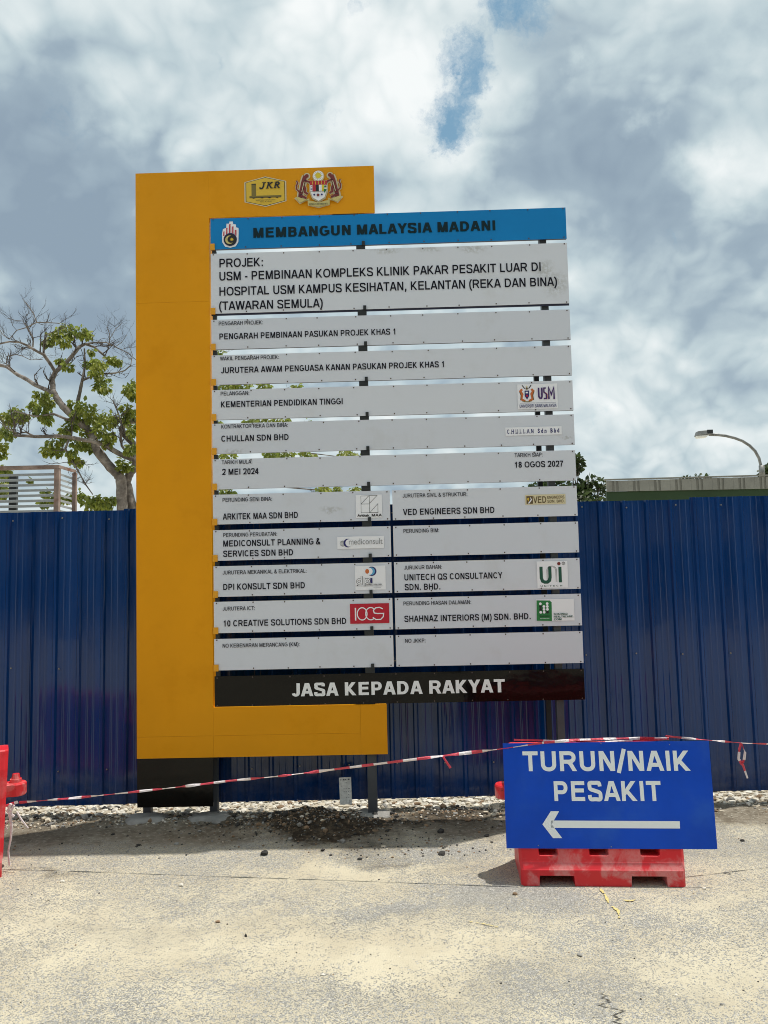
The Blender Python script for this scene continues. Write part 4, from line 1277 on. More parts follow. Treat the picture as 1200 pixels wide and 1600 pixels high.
s = Sticker(839, 876.7, 887, 918.5)
s.line('dgreen', [(0.135, 0.80), (0.135, 0.38), (0.17, 0.26), (0.24, 0.22), (0.33, 0.22), (0.40, 0.28), (0.42, 0.40), (0.42, 0.80)], 0.105)
for r_ in (0.16, 0.13):
    s.line('black', [(0.48 - r_, 0.28), (0.48 - r_, 0.66)] + [(0.48 + r_ * math.cos(R(a)), 0.66 + r_ * math.sin(R(a))) for a in range(180, -1, -20)] + [(0.48 + r_, 0.22)], 0.010)
s.rect('dgreen', 0.70, 0.20, 0.80, 0.78); s.disc('darkred', 0.72, 0.90, 0.055)
s.arc('black', 0.87, 0.91, 0.045, 0, 360, 0.012); s.text('black', 'R', 0.855, 0.89, 0.88, 0.06, 0.0)
s.text('dgreen', 'U N I T E C H', 0.10, 0.80, 0.05, 0.055, 0.02)
s.done(panels[9][1], 'quantity surveyor logo sticker with green letters and red dot')

s = Sticker(547, 943, 608, 974, 'crimson')
s.line('white', [(0.14, 0.80), (0.14, 0.16)], 0.035)
s.arc('white', 0.31, 0.49, 0.125, 0, 360, 0.026, 24, 0.31)
s.arc('white', 0.53, 0.49, 0.13, 45, 315, 0.026, 20, 0.31)
s.line('white', [(0.84, 0.72), (0.76, 0.80), (0.66, 0.78), (0.60, 0.66), (0.62, 0.52), (0.70, 0.49), (0.86, 0.49), (0.85, 0.33), (0.78, 0.19), (0.66, 0.19), (0.58, 0.30)], 0.028)
s.done(panels[10][0], 'red logo sticker with linked white outline letters')

s = Sticker(838, 936, 897, 970)
s.poly('green', [(0.0, 0.02), (0.40, 0.0), (0.41, 0.86), (0.36, 0.94), (0.01, 0.96)])
for i, row_ in enumerate(('w.w', 'bww', 'bww', 'wwb')):
    for j, ch in enumerate(row_):
        if ch != '.':
            s.disc('white' if ch == 'w' else 'black', 0.11 + j * 0.09 + (0.0), 0.80 - i * 0.13, 0.036)
s.text('black', 'SHAHNAZ', 0.08, 0.34, 0.20, 0.06, 0.03); s.text('white', 'INTERIORS', 0.09, 0.33, 0.10, 0.04, 0.0)
for k, w_ in enumerate(('SHAHNAZ', 'HEALTHCARE.', 'COM')):
    s.text('dgreen', w_, 0.45, (0.82, 0.97, 0.65)[k], 0.27 - k * 0.12, 0.085, 0.05)
s.done(panels[10][1], 'green and white interior firm logo sticker with dots')

# ------------------------------------------------------------------ barrier of red plastic
def barrier_mesh(L=1.0, Ht=0.70, D=0.42):
    mb = MB()
    e_ = 0.004
    pockets = [(-0.378, -0.262), (-0.070, 0.046), (0.237, 0.353)]
    notches = [(-0.385, -0.175), (0.175, 0.385)]
    xs_ = {-L / 2, -L / 2 + 0.018, L / 2 - 0.018, L / 2}
    for a, b_ in pockets:
        xs_ |= {a, a + 0.012, b_ - 0.012, b_}
    for a, b_ in notches:
        xs_ |= {a - e_, a, b_, b_ + e_}
    
    xs_ = sorted(round(float(x), 4) for x in xs_)
    xs_ = [x for i, x in enumerate(xs_) if i == 0 or x - xs_[i - 1] > 0.002]
    zf = [0.0, 0.052, 0.056, 0.083, 0.088, 0.12, 0.150, 0.156, 0.24, 0.36, 0.50, 0.575, 0.59, 0.66, 0.692, 0.70]
    half = lambda z: np.interp(z, [0, 0.083, 0.088, 0.12, 0.30, 0.59, 0.66, 0.692, 0.70], [D / 2, D / 2, D / 2 - 0.004, D / 2 - 0.022, 0.155, 0.118, 0.100, 0.094, 0.085])
    def yv(x, z):
        h = float(half(z))
        for a, b_ in pockets:
            if a + 0.0115 <= x <= b_ - 0.0115 and 0.153 < z < 0.58:
                h -= 0.075
        if abs(x) > L / 2 - 0.01:
            h -= 0.015
        return h
    def zlow(x):
        for a, b_ in notches:
            if a - 1e-6 <= x <= b_ + 1e-6:
                return 0.054
        return 0.0
    nz_ = len(zf)
    for side in (-1, 1):
        b0 = len(mb.v)
        for x in xs_:
            lo = zlow(x)
            for z in zf:
                zz = max(z, lo)
                mb.v.append((x * float(np.interp(zz, [0, 0.083, 0.12, 0.7], [1, 1, 1.012, 1.05])), side * yv(x, zz), zz))
        for i in range(len(xs_) - 1):
            for j in range(nz_ - 1):
                a = b0 + i * nz_ + j; c_ = a + nz_
                q_ = (a, c_, c_ + 1, a + 1)
                mb.f.append(q_ if side < 0 else q_[::-1]); mb.m.append(0)
    nn = len(xs_) * nz_
    for i in range(len(xs_) - 1):                        # top and underside
        a, c_ = i * nz_ + nz_ - 1, (i + 1) * nz_ + nz_ - 1
        mb.f.append((a, c_, c_ + nn, a + nn)); mb.m.append(0)
        a, c_ = i * nz_, (i + 1) * nz_
        mb.f.append((a, a + nn, c_ + nn, c_)); mb.m.append(0)
    for i in (0, len(xs_) - 1):
        for j in range(nz_ - 1):
            a = i * nz_ + j
            q_ = (a, a + 1, a + 1 + nn, a + nn)
            mb.f.append(q_ if i else q_[::-1]); mb.m.append(0)
    me = bpy.data.meshes.new('body')
    me.from_pydata(mb.v, [], mb.f)
    me.materials.append(M['red'])
    bm = bmesh.new(); bm.from_mesh(me)
    bmesh.ops.remove_doubles(bm, verts=bm.verts, dist=0.0004)
    bmesh.ops.dissolve_degenerate(bm, edges=bm.edges, dist=0.0004)
    bmesh.ops.recalc_face_normals(bm, faces=bm.faces)
    bm.to_mesh(me); bm.free()
    return me
BMESH = barrier_mesh()
def ring_lug(x_dir):
    mb = MB()
    c = (x_dir * 0.57, 0.0)
    n_ = 16
    for z0, z1, r_ in ((0.0, 0.075, 0.062),):
        b0 = len(mb.v)
        for z, rr in ((z0, r_ - 0.006), (z0 + 0.008, r_), (z1 - 0.008, r_), (z1, r_ - 0.006)):
            for k in range(n_):
                mb.v.append((c[0] + rr * math.cos(6.2832 * k / n_), rr * math.sin(6.2832 * k / n_), z))
        for l_ in range(3):
            for k in range(n_):
                a, b_ = b0 + l_ * n_ + k, b0 + l_ * n_ + (k + 1) % n_
                mb.f.append((a, b_, b_ + n_, a + n_)); mb.m.append(0)
        mb.f.append(tuple(b0 + k for k in range(n_))[::-1]); mb.m.append(0)
        mb.f.append(tuple(b0 + 3 * n_ + k for k in range(n_))); mb.m.append(0)
    xa, xb = sorted((x_dir * 0.48, x_dir * 0.57))
    mb.box(xa, xb, -0.058, 0.058, 0.004, 0.071)
    return mb
def make_barrier(loc, rz, label, left=True, right=True):
    t_ = empty('water_barrier', loc, label, 'barrier', 'red plastic water barriers joined by tape')
    t_.rotation_euler = (0, 0, rz)
    b_ = link('body', BMESH, t_, 0.007)
    for d in ((-1,) if left else ()) + ((1,) if right else ()):
        l_ = ring_lug(d).build('lug', M['red'], t_)
        l_.location = (0, 0, 0.41)
    return t_
pl, pr = gnd(815, 1384.5), gnd(1073, 1386.5)
bdir = (pr - pl); byaw = math.atan2(bdir.y, bdir.x); blen = bdir.length
print('barrier length', blen, 'yaw', math.degrees(byaw), pl, pr)
nrm = Vector((-math.sin(byaw), math.cos(byaw), 0))
bc = (pl + pr) / 2 + nrm * 0.21
bar1 = make_barrier((bc.x, bc.y, 0.0), byaw, 'red water barrier with dusty scratched foot, carrying the blue sign', True, True)
bar1.scale = (blen, 1, 1.0)
c2 = at(8, 1372, gnd(8, 1372).y)
A2 = R(27)
ce = Vector((c2.x - 0.02 - 0.21 * math.sin(A2), c2.y + 0.21 * math.cos(A2), 0))
bar2 = make_barrier((ce.x - 0.5 * math.cos(A2), ce.y - 0.5 * math.sin(A2), 0.0), A2, 'red water barrier end cut off by the left edge of the photo', True, True)
# pin in the lug of the left barrier
mb = MB(); mb.tube([(0.57, 0, 0.0), (0.57, 0, 0.02)], [0.034, 0.034], 12); mb.tube([(0.57, 0, 0.02), (0.57, 0, 0.05)], [0.026, 0.020], 12)
pin = mb.build('pin', M['red'], bar2); pin.location = (0, 0, 0.485)

# ------------------------------------------------------------------ blue direction sign leaning on the barrier
Yb = pl.y - 0.012
def on_lean(px, py):
    """point of the leaning sign plane: touches the barrier, tilted back a little"""
    n_ = Matrix.Rotation(byaw * 1.0, 3, 'Z') @ Vector((0, -math.cos(R(7.4)), math.sin(R(7.4))))
    p0 = (pl + pr) / 2 - nrm * 0.0 + Vector((0, 0.028, 0.20))
    d = ray(px, py)
    return CAM + d * ((p0 - CAM).dot(n_) / d.dot(n_)), n_
cor = [on_lean(*p)[0] for p in ((791.5, 1325.5), (1121, 1327), (1107.5, 1157.5), (785.5, 1161.5))]
sn = on_lean(800, 1200)[1]
so = cor[0]
ex = (cor[1] - cor[0]).normalized(); ez = (ex.cross(-sn) * 1.0).normalized()
ez = sn.cross(ex).normalized()
if ez.z < 0: ez = -ez
ey = ez.cross(ex).normalized()
SMX = Matrix((ex, ey, ez)).transposed()
sign = empty('direction_sign', so, 'blue direction sign with white letters TURUN/NAIK PESAKIT and a left arrow', 'sign')
sign.rotation_euler = SMX.to_euler()
def suv(px, py):
    d = ray(px, py)
    p = CAM + d * ((so - CAM).dot(sn) / d.dot(sn))
    l_ = SMX.transposed() @ (p - so)
    return l_.x, l_.z
print('sign size', [suv(*p) for p in ((791.5, 1325.5), (1121, 1327), (1107.5, 1157.5), (785.5, 1161.5))])
cs = [suv(*p) for p in ((791.5, 1325.5), (1121, 1327), (1107.5, 1157.5), (785.5, 1161.5))]
mb = MB()
mb.hexa([(cs[0][0], 0, cs[0][1]), (cs[1][0], 0, cs[1][1]), (cs[1][0], 0.004, cs[1][1]), (cs[0][0], 0.004, cs[0][1]),
         (cs[3][0], 0, cs[3][1]), (cs[2][0], 0, cs[2][1]), (cs[2][0], 0.004, cs[2][1]), (cs[3][0], 0.004, cs[3][1])])
mb.build('sheet', M['signblue'], sign)
for txt, px, py, px1, cap in (('TURUN/NAIK', 817.5, 1205, 1079, 31), ('PESAKIT', 866.5, 1251.5, 1034, 31)):
    u0, v0 = suv(px, py); u1 = suv(px1, py - 2)[0]; vc = suv(px, py - cap)[1]
    mb = MB(); caps_text(mb, txt, u0, u1, v0, vc - v0, 0.0012, 0, 0.225, 0.20, 0.03)
    mb.build('lettering', M['signwhite'], sign)
mb = MB()
pp = lambda x, y: (suv(x, y)[0], -0.0012, suv(x, y)[1])
mb.face([pp(865, 1293.5), pp(1062.5, 1294.5), pp(1062, 1283), pp(865, 1282)])
mb.face([pp(847.5, 1288), pp(864, 1309.5), pp(878.5, 1309.5), pp(862, 1288)]); mb.face([pp(847.5, 1288), pp(862, 1288), pp(873.5, 1267.5), pp(860.5, 1267.5)])
mb.face([pp(861, 1293.4), pp(865, 1293.5), pp(865, 1282), pp(861, 1282)])
mb.build('arrow', M['signwhite'], sign)
for px, py in ((939, 1162), (1046, 1163.5), (1119, 1307), (841, 1321), (955, 1323)):
    u0, v0 = suv(px, py)
    o = link('screw', smesh, sign); o.location = (u0, 0, v0); o.scale = (0.45, 0.6, 0.45)

# ------------------------------------------------------------------ warning tape
def ribbon(pts, wdt, parent, name='strand', seg=0.085, tail=False):
    """thin crumpled plastic strip, red and white in turn"""
    pts = [Vector(p) for p in pts]
    fine = []
    for i in range(len(pts) - 1):
        n_ = max(2, int((pts[i + 1] - pts[i]).length / 0.010))
        for k in range(n_):
            fine.append(pts[i].lerp(pts[i + 1], k / n_))
    fine.append(pts[-1])
    mb = MB(); acc = 0.0; cur = 0; nextl = seg * random.uniform(0.7, 1.2)
    rows = []
    for i, p in enumerate(fine):
        d = (fine[min(i + 1, len(fine) - 1)] - fine[max(i - 1, 0)]).normalized()
        up = Vector((0, 0, 1)) - d * d.z
        if up.length < 0.2:
            up = Vector((1, 0, 0)) - d * d.x
        up.normalize(); sd_ = d.cross(up)
        ph = 1.4 * noise.noise((i * 0.035, p.x * 3, 3.3)) * 2
        a = up * math.cos(ph) + sd_ * math.sin(ph); b_ = -up * math.sin(ph) + sd_ * math.cos(ph)
        w_ = wdt * (0.8 + 0.45 * noise.noise((i * 0.08, 7.7, p.z)))
        t_ = wdt * 0.28
        rows.append([p + a * w_, p + b_ * t_ + a * w_ * 0.2, p - a * w_ * 0.9, p - b_ * t_ * 0.8])
    for i, r_ in enumerate(rows):
        mb.v += [tuple(q_) for q_ in r_]
    for i in range(len(rows) - 1):
        acc += (fine[i + 1] - fine[i]).length
        if acc > nextl:
            cur = 1 - cur; acc = 0; nextl = seg * random.uniform(0.7, 1.2)
        for k in range(4):
            a, b__ = i * 4 + k, i * 4 + (k + 1) % 4
            mb.f.append((a, b__, b__ + 4, a + 4)); mb.m.append(cur)
    return mb.build(name, [M['tape_red'], M['tape_white']], parent)
tape = empty('barrier_tape', at(600, 1192, 4.4), 'twisted red and white warning tape strung between the two red barriers', 'tape')
tloc = tape.location.copy()
YL = ce.y + 0.07 * math.sin(A2) - 0.04; YS = cor[3].y - 0.03
print('YL', YL, 'YS', YS, 'cor', cor)
def run(pxs, ya, yb):
    out = []
    xa, xb = pxs[0][0], pxs[-1][0]
    for x, y in pxs:
        f = (x - xa) / ((xb - xa) or 1)
        out.append(at(x, y, ya + (yb - ya) * f) - tloc)
    return out
ribbon(run([(30, 1254), (120, 1246.5), (200, 1238.5), (290, 1228.5), (360, 1220), (440, 1212.5), (520, 1202.5), (600, 1192.5), (692, 1181), (785, 1170), (850, 1160.5)], YL, YS), 0.0095, tape, seg=0.075)
ribbon(run([(850, 1160.5), (900, 1156), (960, 1154), (1045, 1153.5)], YS, YS + 0.03), 0.009, tape, seg=0.075)
ribbon(run([(803, 1156), (880, 1158), (960, 1159), (1045, 1155)], YS + 0.02, YS + 0.03), 0.007, tape, seg=0.2)
ribbon(run([(1040, 1150), (1052, 1151.5), (1100, 1156), (1160, 1161), (1200, 1162.5), (1290, 1166)], YS + 0.03, YS + 0.25), 0.0065, tape)
ribbon(run([(-120, 1300), (-30, 1275), (0, 1262), (28, 1253)], YL - 0.1, YL - 0.03), 0.010, tape)
ribbon(run([(692, 1182), (697, 1190), (704, 1200)], YL - .2, YL - .2), 0.008, tape, 'tail')
ribbon(run([(1158, 1161), (1155, 1172), (1154, 1186), (1161, 1196), (1168, 1216)], YS + .12, YS + .13), 0.008, tape, 'tail', 0.06)
ribbon(run([(1159, 1161), (1164, 1176), (1162, 1190), (1156, 1193)], YS + .12, YS + .13), 0.008, tape, 'tail', 0.05)
def pale_tail(pxs, Y, wd):
    P_ = [at(x, y, Y) - tloc for x, y in pxs]
    mb = MB(); mb.tube(P_, [wd * random.uniform(0.6, 1.1) for _ in P_], 4)
    mb.build('tail', M['tape_white'], tape)
pale_tail([(22, 1258), (15, 1272), (18, 1290), (17, 1310), (13, 1330), (15, 1352)], YL - 0.07, 0.008)
pale_tail([(26, 1268), (33, 1280), (44, 1294)], YL - 0.07, 0.005)
pale_tail([(17, 1256), (12, 1268), (22, 1276)], YL - 0.07, 0.011)
pale_tail([(18, 1276), (8, 1290), (11, 1296)], YL - 0.07, 0.004)

# ------------------------------------------------------------------ small notice leaning on the fence
nq = [at(531.5, 1257.5, 5.60), at(550, 1256.5, 5.60), at(548.5, 1214, 5.66), at(529.5, 1215.5, 5.66)]
bn = nq[0].copy()
note = empty('notice', bn, 'small weathered paper notice standing against the fence by the middle post', 'notice')
mb = MB()
q_ = [p - bn for p in nq]
dd_ = Vector((0, 0.003, 0))
mb.hexa([q_[0], q_[1], q_[1] + dd_, q_[0] + dd_, q_[3], q_[2], q_[2] + dd_, q_[3] + dd_])
mb.build('sheet', M['paper'], note)
mb = MB()
for k in range(7):
    f0 = 0.90 - k * 0.11
    a = q_[0].lerp(q_[3], f0); b_ = q_[1].lerp(q_[2], f0)
    for j in range(4):
        t0 = 0.12 + j * 0.2; t1 = t0 + random.uniform(0.05, 0.16)
        if k and random.random() < 0.35: continue
        p0, p1 = a.lerp(b_, t0), a.lerp(b_, t1)
        off_ = Vector((0, -0.0012, 0)); h_ = Vector((0, 0, 0.008 if k == 0 else 0.003))
        mb.face([p0 + off_, p1 + off_, p1 + off_ + h_, p0 + off_ + h_])
mb.build('print', M['steel'], note)

# ------------------------------------------------------------------ trees
def crop1(pts):                                          # traced on an enlargement of the photograph's left part
    return [(x / 4.209, 440 + y / 4.209) for x, y in pts]
TY = 19.0
tree_base = gnd(200, 960); 
tb = at(198, 900, TY); tb.z = 0
tree = empty('bare_branched_tree', tb, 'large grey tree with half bare twisting branches and drooping leaves left of the board', 'tree')
PXM = FPX / TY
bark = MB(); twig = MB()
BR_ = []
def limb(pts, r0, r1, dy=0.0, dyend=None, twigs=True):
    P_ = crop1(pts) if True else pts
    n_ = len(P_)
    out, rad = [], []
    dyend = dy if dyend is None else dyend
    for i, (x, y) in enumerate(P_):
        f = i / (n_ - 1)
        out.append(at(x, y, TY + dy + (dyend - dy) * f) - tb)
        rad.append((r0 + (r1 - r0) * f) / PXM)
    # subdivide with slight wander
    fo, fr_ = [], []
    for i in range(n_ - 1):
        for k in range(4):
            t_ = k / 4
            p = out[i].lerp(out[i + 1], t_)
            j = 0.35 * rad[i]
            p = p + Vector((noise.noise(p * 2.3) * j, noise.noise(p * 2.3 + Vector((5, 5, 5))) * j, noise.noise(p * 2.3 + Vector((9, 0, 5))) * j))
            fo.append(p); fr_.append((rad[i] * (1 - t_) + rad[i + 1] * t_) * random.uniform(0.9, 1.12))
    fo.append(out[-1]); fr_.append(rad[-1])
    bark.tube(fo, fr_, 8)
    if twigs:
        BR_.append((fo, fr_))
limb([(805, 1900), (805, 1700), (800, 1510), (790, 1380), (785, 1295), (760, 1255), (690, 1180), (640, 1100), (600, 1010), (550, 950), (500, 900), (430, 830), (375, 765), (345, 715)], 9.5, 4.6, twigs=False)
limb([(895, 1900), (890, 1700), (880, 1510), (850, 1400), (835, 1320), (850, 1270), (885, 1220), (890, 1150), (870, 1060), (820, 1010), (800, 960), (860, 920), (930, 915), (1010, 900), (1100, 860)], 8.5, 3.0, 0.2, 0.5, twigs=False)
limb([(345, 720), (345, 640), (370, 590), (430, 540), (480, 480), (520, 430), (560, 410), (620, 430), (690, 490)], 4.4, 1.6, 0, 0.6)
limb([(365, 595), (330, 540), (290, 480), (240, 455), (180, 420), (130, 400), (60, 395), (-60, 420)], 2.9, 1.2, 0, -0.8)
limb([(350, 735), (280, 700), (200, 660), (120, 615), (40, 560), (-80, 530)], 3.6, 2.6, 0, 1)
limb([(865, 1165), (800, 1140), (700, 1080), (600, 1050), (500, 1030), (370, 1015), (230, 1020), (90, 1010)], 4.4, 2.2, 0.1, -1.0)
limb([(500, 905), (440, 905), (350, 870), (240, 885), (180, 875), (90, 850)], 2.6, 1.0, 0, -0.5)
limb([(515, 785), (530, 700), (548, 630), (560, 540), (555, 440)], 3.2, 1.2, 0.3, 0.4)
limb([(545, 650), (600, 628), (680, 605), (760, 600), (820, 585), (860, 550)], 1.9, 0.8, 0.3, 0)
limb([(450, 1040), (430, 1100), (470, 1170), (510, 1240), (560, 1330), (610, 1400)], 1.8, 0.8, -0.2, -0.6)
limb([(285, 470), (285, 420), (300, 350), (350, 330), (430, 300)], 1.3, 0.6, -0.2, -0.4)
limb([(215, 430), (218, 370), (180, 300), (240, 268), (320, 270), (390, 275)], 1.2, 0.6, -0.2, -0.6)
limb([(242, 268), (215, 200), (180, 150), (148, 112)], 0.8, 0.35, -0.6, -0.8)
limb([(180, 300), (110, 320), (60, 380), (20, 350), (-30, 270)], 0.8, 0.4, -0.4, -0.6)
limb([(180, 300), (150, 260), (100, 255), (38, 238)], 0.6, 0.3, -0.5, -0.7)
limb([(690, 490), (720, 420), (720, 340), (700, 300)], 0.9, 0.35, 0.6, 0.7)
limb([(720, 380), (760, 310), (800, 275)], 0.6, 0.3, 0.6, 0.7)
limb([(560, 410), (620, 400), (700, 400), (780, 440), (840, 470), (895, 515)], 1.3, 0.5, 0.2, 0.5)
limb([(860, 550), (870, 480), (850, 420)], 0.7, 0.3, 0, 0.2)
limb([(740, 440), (800, 400), (835, 350)], 0.7, 0.3, 0.4, 0.5)
limb([(100, 595), (40, 540), (50, 490), (110, 480), (150, 490), (200, 515), (280, 512)], 1.0, 0.4, 0.4, 0)
limb([(230, 1020), (170, 990), (120, 1000), (40, 960), (-30, 900)], 1.4, 0.6, -1, -0.8)
limb([(860, 1160), (800, 1080), (790, 1000), (800, 950), (780, 870), (740, 780)], 2.2, 0.8, 0, -0.3)
limb([(885, 1220), (960, 1150), (1080, 1090), (1250, 1020), (1450, 960), (1700, 930)], 4.4, 1.6, 0.4, 1.0)
limb([(1080, 1090), (1200, 900), (1350, 800), (1550, 740), (1900, 700)], 2.6, 0.8, 0.6, 1.2)
limb([(1000, 1130), (1100, 1200), (1300, 1260), (1600, 1330), (2200, 1380)], 2.6, 0.8, 0.6, 1.0)
limb([(1450, 960), (1700, 1010), (1900, 1110), (2300, 1160)], 1.6, 0.6, 0.6, 1.0)
limb([(1200, 900), (1300, 700), (1400, 560), (1460, 470)], 1.4, 0.5, 0.8, 1.0)
# twigs growing on from the limbs
def grow(p, d, L, r, lev):
    n_ = 5
    pts = [p]; 
    q_ = p.copy(); dd2 = d.copy()
    for i in range(n_):
        dd2 = (dd2 + Vector((random.uniform(-.35, .35), random.uniform(-.2, .2), random.uniform(-.28, .38)))).normalized()
        q_ = q_ + dd2 * (L / n_)
        pts.append(q_.copy())
    twig.tube(pts, [r * (1 - 0.75 * i / n_) for i in range(n_ + 1)], 4, cap=False)
    if lev > 0:
        for i in range(1, n_ + 1):
            if random.random() < 0.8:
                s_ = Vector((random.uniform(-1, 1), random.uniform(-.5, .5), random.uniform(-.5, 1.0)))
                grow(pts[i], (dd2 + s_).normalized(), L * random.uniform(0.35, 0.62), r * 0.6, lev - 1)
for fo, fr_ in BR_:
    thick = fr_[0] * PXM
    for i in range(2, len(fo)):
        pr_ = 0.30 if thick > 2.2 else 0.52
        if random.random() < pr_:
            d = (fo[i] - fo[i - 1]).normalized()
            s_ = Vector((random.uniform(-1, 1), random.uniform(-.6, .6), random.uniform(-.3, 1.1)))
            grow(fo[i], (d * 0.4 + s_).normalized(), random.uniform(0.22, 0.55), min(fr_[i] * 0.6, 0.022), 2 if random.random() < .65 else 1)
bark.build('trunk', M['bark'], tree, smooth=True)
tag(twig.build('twigs', M['twig'], tree), kind='stuff')

def leaves(name, clusters, size, mkey, parent, droop=0.5, kind='stuff'):
    """clusters: (centre, radius xyz, count); each leaf is a folded four-sided blade"""
    n_ = sum(c[2] for c in clusters)
    vs = np.zeros((n_ * 6, 3)); tint = np.zeros(n_ * 6); fs = []
    k = 0
    for c, rad, cnt in clusters:
        base_t = rng.uniform(0.15, 0.75)
        for _ in range(cnt):
            dirn = rng.normal(0, 1, 3); dirn /= np.linalg.norm(dirn)
            p = np.array(c) + dirn * np.array(rad) * rng.uniform(0.25, 1.0) ** 0.6
            ax = dirn * 0.7 + rng.normal(0, 0.5, 3); ax[2] -= droop * 1.4
            ax /= np.linalg.norm(ax)
            sd_ = np.cross(ax, rng.normal(0, 1, 3) + [0, 0, 1.2]); sd_ /= np.linalg.norm(sd_)
            nn_ = np.cross(sd_, ax)
            L = size * rng.uniform(0.6, 1.25); W = L * 0.33
            o_ = k * 6
            vs[o_] = p; vs[o_ + 1] = p + ax * L * 0.45 + sd_ * W + nn_ * W * 0.35; vs[o_ + 2] = p + ax * L * 0.8 + sd_ * W * 0.6 + nn_ * W * 0.1
            vs[o_ + 3] = p + ax * L; vs[o_ + 4] = p + ax * L * 0.8 - sd_ * W * 0.6 + nn_ * W * 0.1; vs[o_ + 5] = p + ax * L * 0.45 - sd_ * W + nn_ * W * 0.35
            fs += [(o_, o_ + 1, o_ + 2, o_ + 3), (o_, o_ + 3, o_ + 4, o_ + 5)]
            tint[o_:o_ + 6] = np.clip(base_t + rng.normal(0, 0.22), 0, 1)
            k += 1
    me = bpy.data.meshes.new(name)
    me.from_pydata(vs.tolist(), [], fs)
    me.materials.append(M[mkey])
    at_ = me.attributes.new('tint', 'FLOAT', 'POINT')
    at_.data.foreach_set('value', tint)
    o = link(name, me, parent)
    return tag(o, kind=kind)
CL_ = [(300, 395, 26), (340, 370, 42), (380, 335, 36), (440, 300, 42), (425, 390, 40), (460, 340, 26), (535, 320, 42), (565, 350, 30), (405, 525, 34), (450, 555, 34),
       (600, 540, 45), (650, 545, 52), (620, 600, 40), (680, 640, 45), (660, 690, 40), (700, 700, 24), (735, 510, 36), (775, 525, 30), (600, 455, 16),
       (270, 750, 45), (320, 790, 40), (230, 810, 45), (280, 860, 60), (310, 905, 36), (100, 870, 60), (50, 900, 55), (150, 890, 36), (20, 980, 60), (60, 1000, 40), (10, 1080, 45), (20, 1130, 30),
       (490, 815, 50), (560, 830, 60), (510, 870, 50), (600, 880, 55), (650, 900, 60), (720, 910, 50), (760, 900, 36), (520, 930, 45), (460, 950, 40), (570, 990, 40), (660, 980, 44), (720, 1020, 40), (700, 1060, 34),
       (350, 1070, 50), (310, 1110, 40), (370, 1110, 44), (420, 1020, 44), (430, 975, 26), (500, 1060, 36), (560, 1080, 34), (600, 1095, 24), (480, 1120, 30), (490, 1165, 30), (515, 1185, 22), (545, 1070, 30),
       (850, 710, 40), (880, 680, 45), (890, 750, 40), (840, 840, 40), (880, 870, 48), (900, 960, 40), (870, 990, 34), (820, 900, 34), (880, 1090, 40), (850, 1110, 26), (810, 1195, 38), (800, 1230, 24), (850, 1220, 24),
       (560, 1430, 40), (610, 1440, 44), (660, 1450, 46), (710, 1450, 40), (740, 1430, 24), (520, 1400, 30), (470, 1410, 30), (430, 1430, 30), (600, 1480, 40), (680, 1480, 30),
       (300, 1390, 30), (340, 1420, 30), (300, 1450, 36), (20, 1240, 40), (50, 1280, 34), (0, 1340, 45), (50, 1370, 36), (10, 1390, 36), (200, 1300, 12),
       # beyond the yellow column, seen through the slots between the panels
       (1440, 480, 50), (1470, 700, 60), (1600, 690, 60), (1740, 690, 50), (1950, 695, 34), (1520, 660, 50), (1080, 700, 60), (1250, 800, 70), (1420, 940, 50), (1750, 920, 60), (1850, 925, 60), (1650, 930, 50), (2020, 940, 50),
       (1500, 1150, 60), (1780, 1130, 60), (1880, 1145, 60), (2020, 1150, 50), (2280, 1140, 60), (2350, 1160, 60), (1490, 1375, 45), (2130, 1370, 50), (2200, 1380, 50), (2330, 1385, 60), (1000, 950, 70), (1100, 1050, 70)]
cl = []
for x, y, r_ in CL_:
    px, py = x / 4.209, 440 + y / 4.209
    c = at(px, py, TY + random.uniform(-0.6, 0.6)) - tb
    rm = r_ / 4.209 / PXM * 0.92
    cl.append(((c.x, c.y, c.z), (rm * 1.0, rm * 1.1, rm * 0.85), int(10 + 1.25 * r_)))
leaves('crown', cl, 0.135, 'leaf', tree, 0.75)

def dense_tree(name, label, px, pytop, Y, rx_px, h_px, mkey, n_cl, leafsz, extra=()):
    pm = FPX / Y
    base = at(px, 900, Y); base.z = 0
    t_ = empty(name, base, label, 'tree')
    top = at(px, pytop, Y).z
    cz = top - h_px / pm
    mb = MB(); mb.tube([(0, 0, 0), (0.05, 0, cz * 0.5), (0, 0, cz)], [0.28, 0.22, 0.15], 8)
    for k in range(7):
        a = k * 0.9
        mb.tube([(0, 0, cz * 0.55), (math.cos(a) * rx_px / pm * .4, math.sin(a) * .8, cz), (math.cos(a) * rx_px / pm * .7, math.sin(a) * 1.2, cz + h_px / pm * 0.5)], [0.12, 0.07, 0.02], 6)
    mb.build('trunk', M['bark'], t_, smooth=True)
    cl = []
    for _ in range(n_cl):
        d = rng.normal(0, 1, 3); d /= np.linalg.norm(d)
        rr = rng.uniform(0.35, 1.0) ** 0.5
        x = d[0] * rx_px / pm * rr; y = d[1] * rx_px / pm * 0.7 * rr; z = cz + d[2] * h_px / pm * rr * (1 if d[2] > 0 else 0.9)
        r_ = rng.uniform(0.25, 0.55)
        cl.append(((x, y, z), (r_, r_, r_ * 0.7), 60))
    for ex_, ey_, er in extra:
        c = at(ex_, ey_, Y) - base
        cl.append(((c.x, c.y, c.z), (er / pm,) * 3, 46))
        mb = MB(); mb.tube([(c.x * 0.8, 0, cz), (c.x, c.y, c.z)], [0.04, 0.015], 5); mb.build('branch', M['bark'], t_)
    leaves('crown', cl, leafsz, mkey, t_, 0.2)
    return t_
